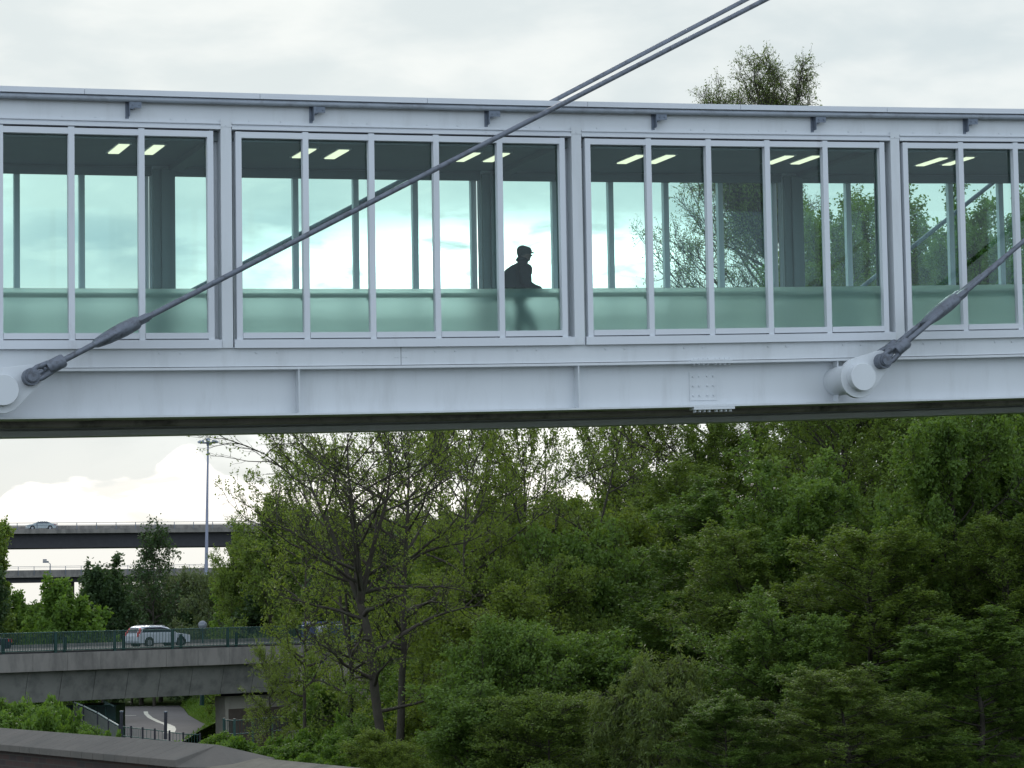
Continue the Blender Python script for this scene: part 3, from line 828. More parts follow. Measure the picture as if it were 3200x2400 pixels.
tag(m.build('road_marking', M['line']), kind='structure')
# grass bank right of the road
m = MB(); vs = []; rows = 9
bank = [Vector((e.x, e.y, zr)) for e in edge]
bank = [bank[0] + Vector((-4, 40, 0))] + bank
for e in bank:
    for j in range(rows):
        f = j / (rows - 1)
        vs.append((e.x + 14 * f, e.y - 3 * f * 0, zr - .05 + 6.0 * (f ** .8)))
m.add(vs, [(i * rows + j, i * rows + j + 1, (i + 1) * rows + j + 1, (i + 1) * rows + j) for i in range(len(bank) - 1) for j in range(rows - 1)])
tag(m.build('grass_bank', M['grass'], smooth=True), kind='structure')

# ================================================================== the concrete road bridge
A0 = at(0, 2046, 186); A1 = at(733, 2022, 199.2)
bd = Vector((A1.x - A0.x, A1.y - A0.y, 0)).normalized(); bn = Vector((-bd.y, bd.x, 0))   # bn: away from the camera
zt = A0.z
def RB(t, w, z): return Vector((A0.x, A0.y, 0)) + bd * t + bn * w + Vector((0, 0, z))
ang = math.atan2(bd.y, bd.x)
TL, TR = -34.0, 34.5
rb_ = thing('road_bridge', RB(0, 6, zt - 3.5), 'weathered concrete road bridge with green railings at the lower left', 'road bridge')
def rbox(mb, t0, t1, w0, w1, z0, z1):
    mb.prism([RB(t0, w0, z0), RB(t1, w0, z0), RB(t1, w1, z0), RB(t0, w1, z0)], (0, 0, z1 - z0))
JT = 2.82; t = TL; i = 0
m = MB(); jn = MB()
while t < TR - .5:
    rbox(m, t + .012, min(t + JT, TR) - .012, 0, .35, zt - 1.28, zt); t += JT
m.build('fascia_panels', M['concrete'], rb_)
m = MB()
prof = [(0.62, zt - 1.28), (1.25, zt - 3.52), (14.2, zt - 3.52), (15, zt - 1.28), (15, zt - .25), (.35, zt - .25), (.35, zt - 1.28)]
t = TL
while t < 28:
    e_ = min(t + JT, 28)
    m.prism([RB(t + .02, w, z) for w, z in prof], bd * (e_ - t - .04)); t = e_
m.build('deck_girder', M['concrete_dark'], rb_)
m = MB(); rbox(m, TL, 28, 1.32, 14.1, zt - 3.45, zt - .4); m.build('joint_backing', M['seam'], rb_)
m = MB(); rbox(m, TL, TR + 30, .38, 14.8, zt - .25, zt + .1); m.build('roadway', M['asphalt'], rb_)
m = MB(); rbox(m, TL, TR + 30, .38, 2.1, zt + .1, zt + .22); m.build('kerb', M['concrete'], rb_)
# far parapet
m = MB(); rbox(m, TL, TR + 10, 14.8, 15.1, zt - .6, zt + .35); m.build('far_parapet', M['concrete'], rb_)
# pier and abutment
def tpx(px, w):                  # place along the bridge seen at column px
    d = ray(px, 2100); o_ = Vector((A0.x, A0.y, 0)) + bn * w
    return (o_.y * d.x / d.y - o_.x) / (bd.x - bd.y * d.x / d.y)
tp = tpx(703, 2.6)
m = MB(); rbox(m, tp, tp + 7.5, 2.6, 3.9, zt - 9.5, zt - 3.78)
m.build('pier', M['buff'], rb_)
m = MB(); rbox(m, tp + .3, tp + 7.2, 2.575, 2.6, zt - 9.5, zt - 4.75); m.build('pier_shade_panel', surf('brown_shade_panel', (.085, .066, .052), .9, var=.25, scale=3), rb_)  # dark brown sheet; the pier face's shade is put into its colour
m = MB(); rbox(m, tp - .03, tp + 7.55, 2.56, 3.94, zt - 4.6, zt - 3.78); m.build('pier_cap', M['buff'], rb_)
m = MB(); rbox(m, tp + .35, tp + 7.2, 2.9, 3.7, zt - 3.78, zt - 3.53); m.build('bearing_shelf', M['seam'], rb_)
m = MB()
rbox(m, 26, 38, .2, .9, zt - 8.5, zt - 1.29)
for q in range(40): rbox(m, 26.1 + q * .3, 26.22 + q * .3, .12, .2, zt - 8.5, zt - 1.35)
m.build('ribbed_wing_wall', M['buff'], rb_)
# green parapet railing
rl = thing('green_railing', RB(0, .18, zt), 'dark green metal railing along the concrete road bridge', 'railing')
zr0, zr1 = zt + .02, zt + 1.48
ps_ = []
t = TL
k0 = (at(684 * .3314, 2000, 190).x)
PT = 5.0
tt = 4.6 - PT * 8
while tt < TR - 8:
    if tt > TL:
        m = MB(); rbox(m, tt - .09, tt + .09, .10, .26, zt, zr1 + .02); m.build('post', M['green'], rl)
        m = MB(); rbox(m, tt + .72, tt + .98, .30, .34, zt, zt + 1.1); m.build('stay_plate', M['green'], rl)
    tt += PT
m = MB(); rbox(m, TL, TR - 8, .13, .23, zr1 - .03, zr1 + .03); m.build('top_rail', M['greenlt'], rl)
m = MB(); rbox(m, TL, TR - 8, .14, .22, zr0 + .14, zr0 + .19); m.build('bottom_rail', M['greenlt'], rl)
m = MB(); t = TL
while t < TR - 8:
    rbox(m, t, t + .045, .155, .195, zr0 + .19, zr1 - .03); t += .13
m.build('infill_bars', M['green'], rl)
# paler end length with a white top rail
r2 = thing('pale_railing', RB(TR - 7, .18, zt), 'short pale railing at the right end of the road bridge among the trees', 'railing')
m = MB(); rbox(m, TR - 7.9, TR + 1.5, .12, .24, zr1 - .03, zr1 + .04); m.build('top_rail', M['white'], r2)
m = MB(); t = TR - 7.8
while t < TR + 1.4:
    rbox(m, t, t + .05, .16, .2, zr0 + .1, zr1 - .03); t += .17
m.build('infill_bars', M['greenlt'], r2)
m = MB()
for tt in (TR - 7.8, TR - 3.2, TR + 1.3): rbox(m, tt - .06, tt + .06, .1, .26, zt, zr1)
m.build('post', M['greenlt'], r2)

# ================================================================== vehicles
def car(name, label, cat, loc, heading, kind, paint, L_=4.65, W_=1.88, H_=1.68):
    """x forward, y left, built around loc on the road"""
    t = thing(name, loc, label, cat)
    Rz = Matrix.Rotation(heading, 3, 'Z'); lo = Vector(loc)
    def T(x, y, z): return Rz @ Vector((x, y, z)) + lo
    h = H_
    if kind == 'suv':
        low = [(-.5, .30), (-.5, .52), (-.485, .62), (-.47, .66), (.10, .655), (.26, .64), (.44, .57), (.485, .50), (.5, .38), (.495, .20), (-.48, .20)]
        up = [(-.475, .655), (-.43, .93), (-.38, .985), (-.22, 1.0), (-.02, .985), (.10, .90), (.275, .645)]
        side_g = [(-.40, .70), (-.375, .88), (-.30, .925), (-.05, .925), (.07, .86), (.21, .69)]
    else:
        low = [(-.5, .34), (-.5, .58), (-.485, .70), (-.34, .72), (.22, .69), (.42, .61), (.48, .53), (.5, .40), (.495, .18), (-.48, .18)]
        up = [(-.36, .71), (-.24, .93), (-.16, .985), (-.02, 1.0), (.08, .97), (.26, .685)]
        side_g = [(-.30, .73), (-.20, .90), (-.12, .935), (.03, .935), (.10, .90), (.20, .72)]
    def loft(poly, ws, mat, nm, bev):
        m = MB(); n = len(poly); vs = []
        for yy, sc2, dz in ws:
            cx = sum(p[0] for p in poly) / n
            for (x, z) in poly: vs.append(T((cx + (x - cx) * sc2) * L_, yy, z * h - dz))
        fs = [tuple(range(n - 1, -1, -1)), tuple((len(ws) - 1) * n + i for i in range(n))]
        for k in range(len(ws) - 1):
            fs += [(k * n + i, k * n + (i + 1) % n, (k + 1) * n + (i + 1) % n, (k + 1) * n + i) for i in range(n)]
        m.add(vs, fs); return m.build(nm, mat, t, bevel=bev)
    w = W_ / 2
    b_ = loft(low, [(-w + .0, .975, 0), (-w + .10, 1.0, 0), (w - .10, 1.0, 0), (w, .975, 0)], paint, 'body', .03)
    loft(up, [(-w + .20, .96, .02), (-w + .32, 1.0, 0), (w - .32, 1.0, 0), (w - .20, .96, .02)], paint, 'cabin', .03)
    for s_ in (-1, 1):
        m = MB(); yy = s_ * (w - .195)
        poly = [T(x * L_, yy + s_ * .0, z * h) for x, z in side_g]
        m.prism(poly, Rz @ Vector((0, s_ * .012, 0))); m.build('side_window', M['carglass'], t)
    m = MB()   # rear and front glass
    (xa, za), (xb, zb) = up[0], up[1]
    for (p0, p1) in ((up[0], up[1]), (up[-1], up[-2])):
        dx = -.012 if p0[0] < 0 else .012
        q0 = (p0[0] + (p1[0] - p0[0]) * .12, p0[1] + (p1[1] - p0[1]) * .12); q1 = (p0[0] + (p1[0] - p0[0]) * .9, p0[1] + (p1[1] - p0[1]) * .9)
        m.prism([T(q0[0] * L_ + dx, -w + .34, q0[1] * h), T(q0[0] * L_ + dx, w - .34, q0[1] * h), T(q1[0] * L_ + dx, w - .40, q1[1] * h), T(q1[0] * L_ + dx, -w + .40, q1[1] * h)], Rz @ Vector((dx * .8, 0, .01)))
    m.build('windscreen', M['carglass'], t)
    rr = .36 if kind == 'suv' else .32
    for x in (-.29, .31):
        for s_ in (-1, 1):
            m = MB(); m.tube([T(x * L_, s_ * (w - .22), rr), T(x * L_, s_ * (w + .01), rr)], rr, 22); wh = m.build('wheel', M['tyre'], t, smooth=True)
            m = MB(); m.tube([T(x * L_, s_ * (w + .005), rr), T(x * L_, s_ * (w + .02), rr)], rr * .62, 16); m.build('rim', M['rim'], wh)
            m = MB(); m.tube([T(x * L_, s_ * (w - .16), rr + .02), T(x * L_, s_ * (w + .004), rr + .02)], rr * 1.18, 22); m.build('wheel_arch', M['tyre'], wh)
    for s_ in (-1, 1):
        m = MB()
        if kind == 'suv':
            m.prism([T(-.503 * L_, s_ * (w - .02), .50 * h), T(-.49 * L_, s_ * (w + .008), .66 * h), T(-.43 * L_, s_ * (w - .17), .90 * h), T(-.415 * L_, s_ * (w - .19), .90 * h), T(-.455 * L_, s_ * (w + .008), .64 * h), T(-.46 * L_, s_ * (w + .01), .50 * h)], Rz @ Vector((-.02, -s_ * .16, 0)))
        else:
            m.prism([T(-.506 * L_, s_ * (w - .02), .50 * h), T(-.50 * L_, s_ * (w - .02), .66 * h), T(-.43 * L_, s_ * (w + .008), .66 * h), T(-.44 * L_, s_ * (w + .008), .53 * h)], Rz @ Vector((0, -s_ * .3, 0)))
        m.build('tail_lamp', M['red'], t)
        m = MB(); m.box(T(.478 * L_, s_ * (w - .25), .50 * h), (.12, .34, .13), heading); m.build('headlight', M['white'], t, bevel=.02)
        m = MB(); m.box(T(.17 * L_, s_ * (w + .07), .66 * h), (.16, .18, .13), heading); m.build('door_mirror', paint, t, bevel=.02)
    m = MB(); m.box(T(0, 0, .22 * h), (L_ * .96, W_ * .97, .10), heading); m.build('lower_trim', M['tyre'], t, bevel=.02)
    if kind == 'suv':
        m = MB()
        for s_ in (-1, 1): m.tube([T(-.34 * L_, s_ * (w - .33), h * 1.0), T(-.3 * L_, s_ * (w - .33), h * 1.025), T(0, s_ * (w - .33), h * 1.01), T(.05 * L_, s_ * (w - .33), h * .965)], .02, 6)
        m.build('roof_rail', M['rim'], t)
    return t
suvp = at(487, 2003, 199)
# keep it on the roadway
tS = (Vector((suvp.x, suvp.y, 0)) - Vector((A0.x, A0.y, 0))).dot(bd)
car('suv_car', 'silver estate SUV with tall red tail lamps behind the green bridge railing', 'car', RB(tS + .75, 4.6, zt + .10), ang, 'suv', M['silver'], 4.75, 1.9, 1.62)
ps2 = at(42, 2030, 192); tB = (Vector((ps2.x, ps2.y, 0)) - Vector((A0.x, A0.y, 0))).dot(bd)
car('saloon_car', 'dark saloon car cut by the left edge of the photo, its red tail lamp showing', 'car', RB(tB - 3.75, 3.2, zt + .10), ang + math.pi, 'saloon', M['navy'], 4.5, 1.8, 1.42)
# blue and white van at the far end of the road bridge
vt_ = TR - 2.0
van = thing('van', RB(vt_, 4.2, zt + .1), 'dark blue van half hidden by trees behind the pale railing', 'van')
m = MB(); vp = [(-2.4, .35), (-2.4, 1.5), (-2.25, 1.62), (1.0, 1.6), (1.55, 1.15), (2.2, .95), (2.35, .75), (2.35, .35)]
m.prism([RB(vt_ + x, 3.3, zt + .1 + z) for x, z in vp], bn * 1.8); m.build('body', M['blue'], van, bevel=.05)
m = MB(); m.prism([RB(vt_ + x, 3.27, zt + .1 + z) for x, z in ((.35, 1.1), (.35, 1.5), (.95, 1.5), (1.4, 1.1))], bn * .03); m.build('side_window', M['carglass'], van)
m = MB(); m.prism([RB(vt_ + x, 3.275, zt + .1 + z) for x, z in ((-2.3, .45), (-2.3, 1.4), (-1.3, 1.4), (-1.3, .45))], bn * .025); m.build('rear_panel', M['white'], van)
for x in (-1.5, 1.5):
    for w_ in (3.28, 4.95):
        m = MB(); m.tube([RB(vt_ + x, w_, zt + .43), RB(vt_ + x, w_ + .18, zt + .43)], .33, 18); m.build('wheel', M['tyre'], van, smooth=True)

# globe lamps by the bridge
for i, (px, py, Y, r, y2, lb) in enumerate(((633, 1954, 213, .36, 2030, 'round globe lamp with dark hood just right of the silver car'), (1008, 1975, 172, .36, 2300, 'round glass globe lamp among the branches in front of the railing'))):
    c = at(px, py, Y); b = at(px + 4, y2, Y)
    t = thing('globe_lamp', (c.x, c.y, min(b.z, c.z - 1)), lb, 'street lamp', 'globe lamps by the road bridge')
    m = MB(); m.sphere(c, r, 20, 14); m.build('globe', surf('globe_acrylic', (0.16, 0.18, 0.20), .12, var=.05, spec=.9) if i == 0 else bpy.data.materials['globe_acrylic'], t, smooth=True)
    m = MB(); vs = []; k = 20
    for a_ in (0.02, .5, .95, 1.25):
        for j in range(k): vs.append(c + Vector((math.sin(a_) * math.cos(j * 2 * math.pi / k), math.sin(a_) * math.sin(j * 2 * math.pi / k), math.cos(a_))) * (r + .015))
    m.add(vs, [(i2 * k + j, i2 * k + (j + 1) % k, (i2 + 1) * k + (j + 1) % k, (i2 + 1) * k + j) for i2 in range(3) for j in range(k)]); m.build('hood', M['rod'], t, smooth=True)
    m = MB(); m.tube([c - Vector((0, 0, r - .02)), (c.x, c.y, min(b.z, c.z - 1))], .06, 8); m.tube([c - Vector((0, 0, r + .1)), c - Vector((0, 0, r - .03))], .13, 10); m.build('post', M['green'], t)

# ================================================================== far viaducts
def viaduct(name, label, pl, pr, ztop, depth_beam, girder, par, wid, ex=60, rail=.9, drk=M['brown'], farpar=.8):
    a = Vector((pl.x, pl.y, 0)); d = Vector((pr.x - pl.x, pr.y - pl.y, 0)); Lh = d.length; d.normalize(); nn = Vector((-d.y, d.x, 0))
    def V(t, w, z): return a + d * t + nn * w + Vector((0, 0, z))
    t_ = thing(name, V(0, wid / 2, ztop), label, 'viaduct')
    def bx(mb, t0, t1, w0, w1, z0, z1): mb.prism([V(t0, w0, z0), V(t1, w0, z0), V(t1, w1, z0), V(t0, w1, z0)], (0, 0, z1 - z0))
    t0, t1 = -ex, Lh + ex
    m = MB(); bx(m, t0, t1, 0, .3, ztop - par, ztop); m.build('near_kerb', M['concrete'], t_)
    m = MB(); bx(m, t0, t1, wid - .3, wid, ztop - par, ztop + farpar); m.build('far_parapet', M['concrete'], t_)
    m = MB(); bx(m, t0, t1, -.25, wid + .25, ztop - par - depth_beam, ztop - par - .002); m.build('deck_edge', M['concrete'], t_)
    m = MB(); bx(m, t0, t1, .9, wid - .9, ztop - par - depth_beam - girder, ztop - par - depth_beam - .002); m.build('girder', drk, t_)
    m = MB(); bx(m, t0, t1, -.12, -.04, ztop + rail * .55, ztop + rail * .62) if rail > .5 else None
    bx(m, t0, t1, -.12, -.02, ztop + rail - .07, ztop + rail); m.build('handrail', M['galv'], t_)
    t = t0 + 1
    while t < t1:
        m = MB(); bx(m, t, t + .10, -.14, -.02, ztop - par * .95, ztop + rail); m.build('rail_post', M['galv'], t_); t += 3.1
    for tp in (t0 + 14, t1 - 14):
        m = MB(); bx(m, tp, tp + 1.6, 1.5, wid - 1.5, -13, ztop - par - depth_beam - girder + .1); m.build('pier', M['concrete_dark'], t_)
    return V, d, Lh, t_
v1l, v1r = at(0, 1654, 410), at(690, 1648, 421)
V1, d1, L1, _ = viaduct('viaduct', 'long dark motorway viaduct with thin rail crossing behind the left trees', v1l, v1r, v1l.z, .6, 2.25, .12, 12, 110, .98, farpar=.82)
pc = at(134, 1650, 412); tc_ = (Vector((pc.x, pc.y, 0)) - Vector((v1l.x, v1l.y, 0))).dot(d1)
car('saloon_car', 'pale silver saloon car driving along the far viaduct', 'car', V1(tc_, 2.2, v1l.z - .12), math.atan2(d1.y, d1.x) + math.pi, 'saloon', M['greycar'], 4.6, 1.8, 1.42)
# cut the near parapet level so that the car shows above it
v2l, v2r = at(80, 1782, 520), at(690, 1783, 532)
V2, d2, L2, v2o = viaduct('slip_road_viaduct', 'lower thin viaduct with open rails seen under the long one', v2l, v2r, v2l.z, .35, 1.0, 1.1, 10, 80, .75, farpar=.0)
m = MB(); q = at(185, 1815, 524); m.box((q.x, q.y + 3, q.z - 4), (4.2, 5, 10), 0); m.build('pier', M['brown'], v2o)
c = at(157, 1762, 515); b = at(157, 1850, 515)
t = thing('road_lamp', (c.x, c.y, v2l.z - 1), 'small twin road lamp on the lower viaduct', 'street lamp')
m = MB(); m.tube([(c.x, c.y, v2l.z - 1), c], .09, 6); m.tube([c, at(150, 1757, 515), at(141, 1755, 515)], .07, 6); m.build('post', M['galv'], t)
m = MB(); q = at(143, 1756, 515); m.box(q, (1.1, .4, .35)); q = at(140, 1750, 515); m.box(q, (.7, .4, .3)); m.build('lamp_head', M['galv'], t)
# high mast
a = at(650, 1385, 380); b = at(645, 1760, 380); b = b + (b - a) * .55
t = thing('high_mast_lamp', b, 'very tall slim lighting mast with a ring of lamps in front of the clouds', 'lighting mast')
m = MB(); m.tube([b, b + (a - b) * .5, a], [.30, .22, .13], 12); m.build('mast', surf('mast_steel', (0.28, 0.30, 0.40), .5, metal=.2), t, smooth=True)
m = MB()
k = 24; ring = [a + Vector((math.cos(j * 2 * math.pi / k) * 1.25, math.sin(j * 2 * math.pi / k) * 1.25, .05)) for j in range(k + 1)]
m.tube(ring, .06, 6, caps=False)
for j in range(4): m.tube([a + Vector((math.cos(j * math.pi / 4) * 1.25, math.sin(j * math.pi / 4) * 1.25, .05)), a + Vector((-math.cos(j * math.pi / 4) * 1.25, -math.sin(j * math.pi / 4) * 1.25, .05))], .05, 6)
m.tube([a - Vector((0, 0, .35)), a + Vector((0, 0, .55))], .22, 10)
m.sphere(a + Vector((0, 0, .55)), .3, 10, 6, (1.2, 1.2, .8))
rg = m.build('lamp_ring', M['galv'], t)
for j in range(8):
    an_ = j * math.pi / 4 + .2
    q = a + Vector((math.cos(an_) * 1.25, math.sin(an_) * 1.25, .22))
    m = MB(); m.box(q, (.5, .3, .30), an_, M=Matrix.Rotation(an_, 3, 'Z') @ Matrix.Rotation(.5, 3, 'Y')); m.build('floodlight', M['pipe'], t)

# ================================================================== foreground brick wall with stone coping
W0 = at(0, 2274, 36.0); W1 = on_z(679, 2327, W0.z)
wdv = (W1 - W0); wdv.z = 0; WLn = wdv.length; wdv.normalize(); wn = Vector((wdv.y, -wdv.x, 0))
if wn.dot(Vector((0, -1, 0))) < 0: wn = -wn
wall = thing('brick_wall', W0 + wdv * 2 - Vector((0, 0, 3)), 'dark brick wall with bevelled stone coping in the near lower left corner', 'wall')
def WP(t, w, z): return W0 + wdv * t + wn * w + Vector((0, 0, z))
mt_ = MB(); t = -5.0; run, drop, th = .50, .16, .085
ends = []
while t < WLn - .52:
    e_ = min(t + .305, WLn - .50)
    mt_.prism([WP(t + .003, 0, 0), WP(t + .003, run, -drop), WP(t + .003, run, -drop - th), WP(t + .003, -run, -drop - th), WP(t + .003, -run, -drop)], wdv * (e_ - t - .006)); t = e_
# hipped end stone
x0_, x1_ = WLn - .50, WLn + .02
mt_.add([WP(x0_, 0, 0), WP(x0_, run, -drop), WP(x0_, run, -drop - th), WP(x0_, -run, -drop - th), WP(x0_, -run, -drop),
         WP(x1_ - .02, 0, 0), WP(x1_ - .12, run, -drop), WP(x1_ - .12, run, -drop - th), WP(x1_ + .45, -run, -drop - th), WP(x1_ + .45, -run, -drop), WP(x1_ + .45, 0, -drop - .10), ],
        [(0, 1, 6, 5), (1, 2, 7, 6), (2, 3, 8, 7), (3, 4, 9, 8), (4, 0, 5, 9), (5, 6, 7, 10), (7, 8, 10), (5, 10, 9), (8, 9, 10)])
mt_.build('coping', M['stone'], wall, bevel=.006)
m = MB(); m.prism([WP(-5, run - .14, -4), WP(WLn - .35, run - .14, -4), WP(WLn - .35, -run + .14, -4), WP(-5, -run + .14, -4)], (0, 0, 4 - drop - th)); m.build('brickwork', M['brick'], wall)
# lower return of the wall
lw = thing('low_wall', at(800, 2390, 30), 'lower stone-capped wall stepping down beside the brick wall', 'wall')
c0, c1 = at(640, 2352, 31.6), at(1140, 2401, 29.5)
dv = (c1 - c0); nl = Vector((-.55, -.83, 0))
m = MB()
for i in range(14):
    p0 = c0 + dv * (i / 10.0 - .05); p1 = c0 + dv * ((i + .985) / 10.0 - .05)
    m.prism([p0, p0 + nl * .55 - Vector((0, 0, .10)), p0 + nl * .55 - Vector((0, 0, .2)), p0 - nl * .3 - Vector((0, 0, .2)), p0 - nl * .3 - Vector((0, 0, .06))], p1 - p0)
m.build('coping', surf('tan_coping_stone', (0.19, 0.17, 0.135), .9, var=.2, scale=3, dirt=(.12, .11, .09), dscale=2), lw)
m = MB(); p0 = c0 - dv * .05 - Vector((0, 0, 2.2)); p1 = c0 + dv * 1.35 - Vector((0, 0, 2.2))
m.prism([p0, p1, p1 + nl * .4, p0 + nl * .4], (0, 0, 2.0)); m.build('brickwork', M['brick'], lw)

# ================================================================== fences, posts and steelwork under the road bridge
def fence(name, label, pts, h, mat_post, mat_bar, gap=.14, post_r=.06, rail=True, cat='fence'):
    t = thing(name, pts[0], label, cat)
    mp, mr_, mb_ = MB(), MB(), MB()
    for i in range(len(pts)):
        mp.tube([pts[i] - Vector((0, 0, .6)), pts[i] + Vector((0, 0, h + .12))], post_r, 6)
    for i in range(len(pts) - 1):
        a, b = pts[i], pts[i + 1]; d = b - a; n = max(2, int(d.length / gap))
        for z in (h, .12): mr_.tube([a + Vector((0, 0, z)), b + Vector((0, 0, z))], .035, 6)
        for j in range(1, n):
            q = a + d * (j / n); mb_.tube([q + Vector((0, 0, .12)), q + Vector((0, 0, h))], .016, 4, caps=False)
    mp.build('posts', mat_post, t); mr_.build('rail', mat_bar, t); mb_.build('infill_bars', mat_bar, t)
    return t
YF = 178
fp = [at(px, py, y) for px, py, y in ((373, 2304, 178), (410, 2308, 177), (446, 2312, 176), (484, 2316, 176), (530, 2322, 176), (573, 2328, 176), (625, 2330, 177))]
fence('ironwork_fence', 'dark iron fence along the near edge of the underpass road', [p for p in fp], .72, M['seam'], M['greenlt'], .22, .07)
rp = [at(px, py, y) for px, py, y in ((228, 2226, 192), (262, 2240, 189), (306, 2262, 185), (340, 2284, 181), (373, 2304, 178))]
t = thing('ramp_railing', rp[0], 'green ramp with pale sloping handrail below the road bridge', 'ramp')
m = MB()
for p in rp[1:-1]: m.tube([p - Vector((0, 0, 1.5)), p + Vector((0, 0, .85))], .08, 6)
m.build('posts', M['seam'], t)
m = MB(); m.tube([p + Vector((0, 0, .75)) for p in rp], .055, 6); m.build('handrail', surf('pale_rail', (.33, .38, .36), .5), t)
m = MB()
for i in range(4): m.prism([rp[i] + Vector((0, 0, -.5)), rp[i + 1] + Vector((0, 0, -.5)), rp[i + 1] + Vector((0, 0, .62)), rp[i] + Vector((0, 0, .62))], (0, .05, 0))
m.build('mesh_panel', surf('ramp_panel', (.12, .135, .12), .7, var=.3, scale=4), t)
m = MB()
for i in range(4): m.prism([rp[i] + Vector((0, .1, -3.0)), rp[i + 1] + Vector((0, .1, -1.6)), rp[i + 1] + Vector((0, .1, -.5)), rp[i] + Vector((0, .1, -.5))], (0, .25, 0))
m.build('ramp_side', M['green'], t)
c0 = at(205, 2240, 196); c1 = at(360, 2240, 196)
t = thing('green_cabin', ((c0.x + c1.x) / 2, 198, zr), 'dark green steel stair enclosure beside the underpass road', 'enclosure')
m = MB()
ztop = at(280, 2206, 196).z
m.prism([(c0.x, 196.2, zr), (c1.x, 196.2, zr), (c1.x, 201, zr), (c0.x, 201, zr)], (0, 0, ztop - zr)); bod = m.build('wall_panels', M['green'], t)
m = MB()
for j in range(1, 5): m.box((c0.x + (c1.x - c0.x) * j / 5, 196.16, (zr + ztop) / 2), (.08, .06, ztop - zr - .2))
m.box(((c0.x + c1.x) / 2, 196.14, ztop), (c1.x - c0.x + .2, .15, .1))
m.build('frame', surf('cabin_frame', (.035, .11, .10), .5), t)
m = MB()
tr_ = random.Random(4)
for j in range(3):
    p0 = at(322 + j * 2, 2189 + j * 6, 195); p1 = at(356 - j * 3, 2207 - j * 3, 195); m.tube([p0, p1], .05, 6)
m.build('stair_rail', surf('stair_rail_paint', (.3, .42, .42), .5), t)
for (px, y0, y1, Y, lb) in ((380, 2225, 2306, 176, 'slim dark post standing left of the white road line'), (518, 2226, 2310, 175, 'slim mottled post standing beside the end of the white road line'), (632, 2172, 2204, 226, 'dark green post on the grass bank by the pier')):
    a = at(px, y0, Y); b = at(px - 1, y1, Y)
    t = thing('marker_post', (b.x, b.y, b.z), lb, 'post')
    m = MB(); m.tube([b, a], .11 if Y < 200 else .2, 8); m.build('shaft', M['seam'] if Y < 200 else M['green'], t)
    m = MB(); m.tube([a, a + Vector((0, 0, .08))], .13 if Y < 200 else .23, 8); m.build('cap', M['galv'], t)
q = [at(px, py, y) for px, py, y in ((700, 2298, 165), (733, 2300, 164), (790, 2296, 164), (850, 2290, 165), (925, 2286, 166), (1010, 2284, 167))]
fence('green_fence', 'dark green paling fence among the shrubs in front of the pier', q, .95, M['green'], M['green'], .2, .09)
q = [at(px, py, y) for px, py, y in ((880, 2318, 150), (960, 2312, 150), (1080, 2286, 152))]
fence('paling_fence', 'weathered pale paling fence behind the shrubs', q, .55, M['bark_lt'], surf('pale_wood', (.30, .29, .24), .9, var=.3), .16, .05)

# ================================================================== trees
def tubes_np(branches, k):
    """branches: list of (points Nx3, radii N) -> verts, faces"""
    V = []; F = []; o = 0
    ca = np.cos(np.arange(k) * 2 * np.pi / k); sa = np.sin(np.arange(k) * 2 * np.pi / k)
    for P, r in branches:
        n = len(P)
        T = np.empty_like(P); T[1:-1] = P[2:] - P[:-2]; T[0] = P[1] - P[0]; T[-1] = P[-1] - P[-2]
        T /= np.linalg.norm(T, axis=1)[:, None] + 1e-9
        m = T.mean(0)
        a = np.array([0, 0, 1.]) if abs(m[2]) < .8 * np.linalg.norm(m) + 1e-9 else np.array([1., 0.15, 0])
        U = np.cross(T, a); U /= np.linalg.norm(U, axis=1)[:, None] + 1e-9
        Wv = np.cross(T, U)
        ring = P[:, None, :] + (U[:, None, :] * ca[None, :, None] + Wv[:, None, :] * sa[None, :, None]) * r[:, None, None]
        V.append(ring.reshape(-1, 3))
        i = np.arange(n - 1)[:, None] * k; j = np.arange(k)[None, :]; j2 = (j + 1) % k
        F.append(np.stack([i + j, i + j2, i + k + j2, i + k + j], -1).reshape(-1, 4) + o)
        o += n * k
    return np.concatenate(V), np.concatenate(F)
def np_mesh(name, V, F, mat, smooth=False):
    me = bpy.data.meshes.new(name)
    me.vertices.add(len(V)); me.vertices.foreach_set('co', V.astype(np.float32).ravel())
    me.loops.add(F.size); me.loops.foreach_set('vertex_index', F.astype(np.int32).ravel())
    me.polygons.add(len(F)); me.polygons.foreach_set('loop_start', np.arange(0, F.size, 4, dtype=np.int32))
    try: me.polygons.foreach_set('loop_total', np.full(len(F), 4, dtype=np.int32))
    except Exception: pass
    if smooth: me.polygons.foreach_set('use_smooth', np.ones(len(F), dtype=bool))
    me.update(calc_edges=True); me.validate(); me.materials.append(mat)
    return me
def leaves_np(rng, pos, size, asp=.6, droop=.3):
    n = len(pos)
    d = rng.normal(size=(n, 3)); d[:, 2] -= droop; d /= np.linalg.norm(d, axis=1)[:, None]
    e = rng.normal(size=(n, 3)); e[:, 2] += .9
    w = np.cross(d, e); w /= np.linalg.norm(w, axis=1)[:, None] + 1e-9
    nr = np.cross(d, w)
    s = size * rng.uniform(.65, 1.25, n)[:, None]
    a = pos; b = pos + d * s * .5 + w * s * asp * .5 + nr * s * .08; c = pos + d * s; e2 = pos + d * s * .5 - w * s * asp * .5 + nr * s * .08
    V = np.stack([a, b, c, e2], 1).reshape(-1, 3)
    F = np.arange(4 * n).reshape(-1, 4)
    return V, F
def poly(rng, p, d, L, seg, wob, trop, r0, r1):
    """wandering branch line; trop is added to the direction in every step"""
    P = [p]; d = d / np.linalg.norm(d)
    for i in range(seg):
        d = d + rng.normal(size=3) * wob + trop / seg; d /= np.linalg.norm(d)
        P.append(P[-1] + d * L / seg)
    return np.array(P), np.linspace(r0, r1, seg + 1)
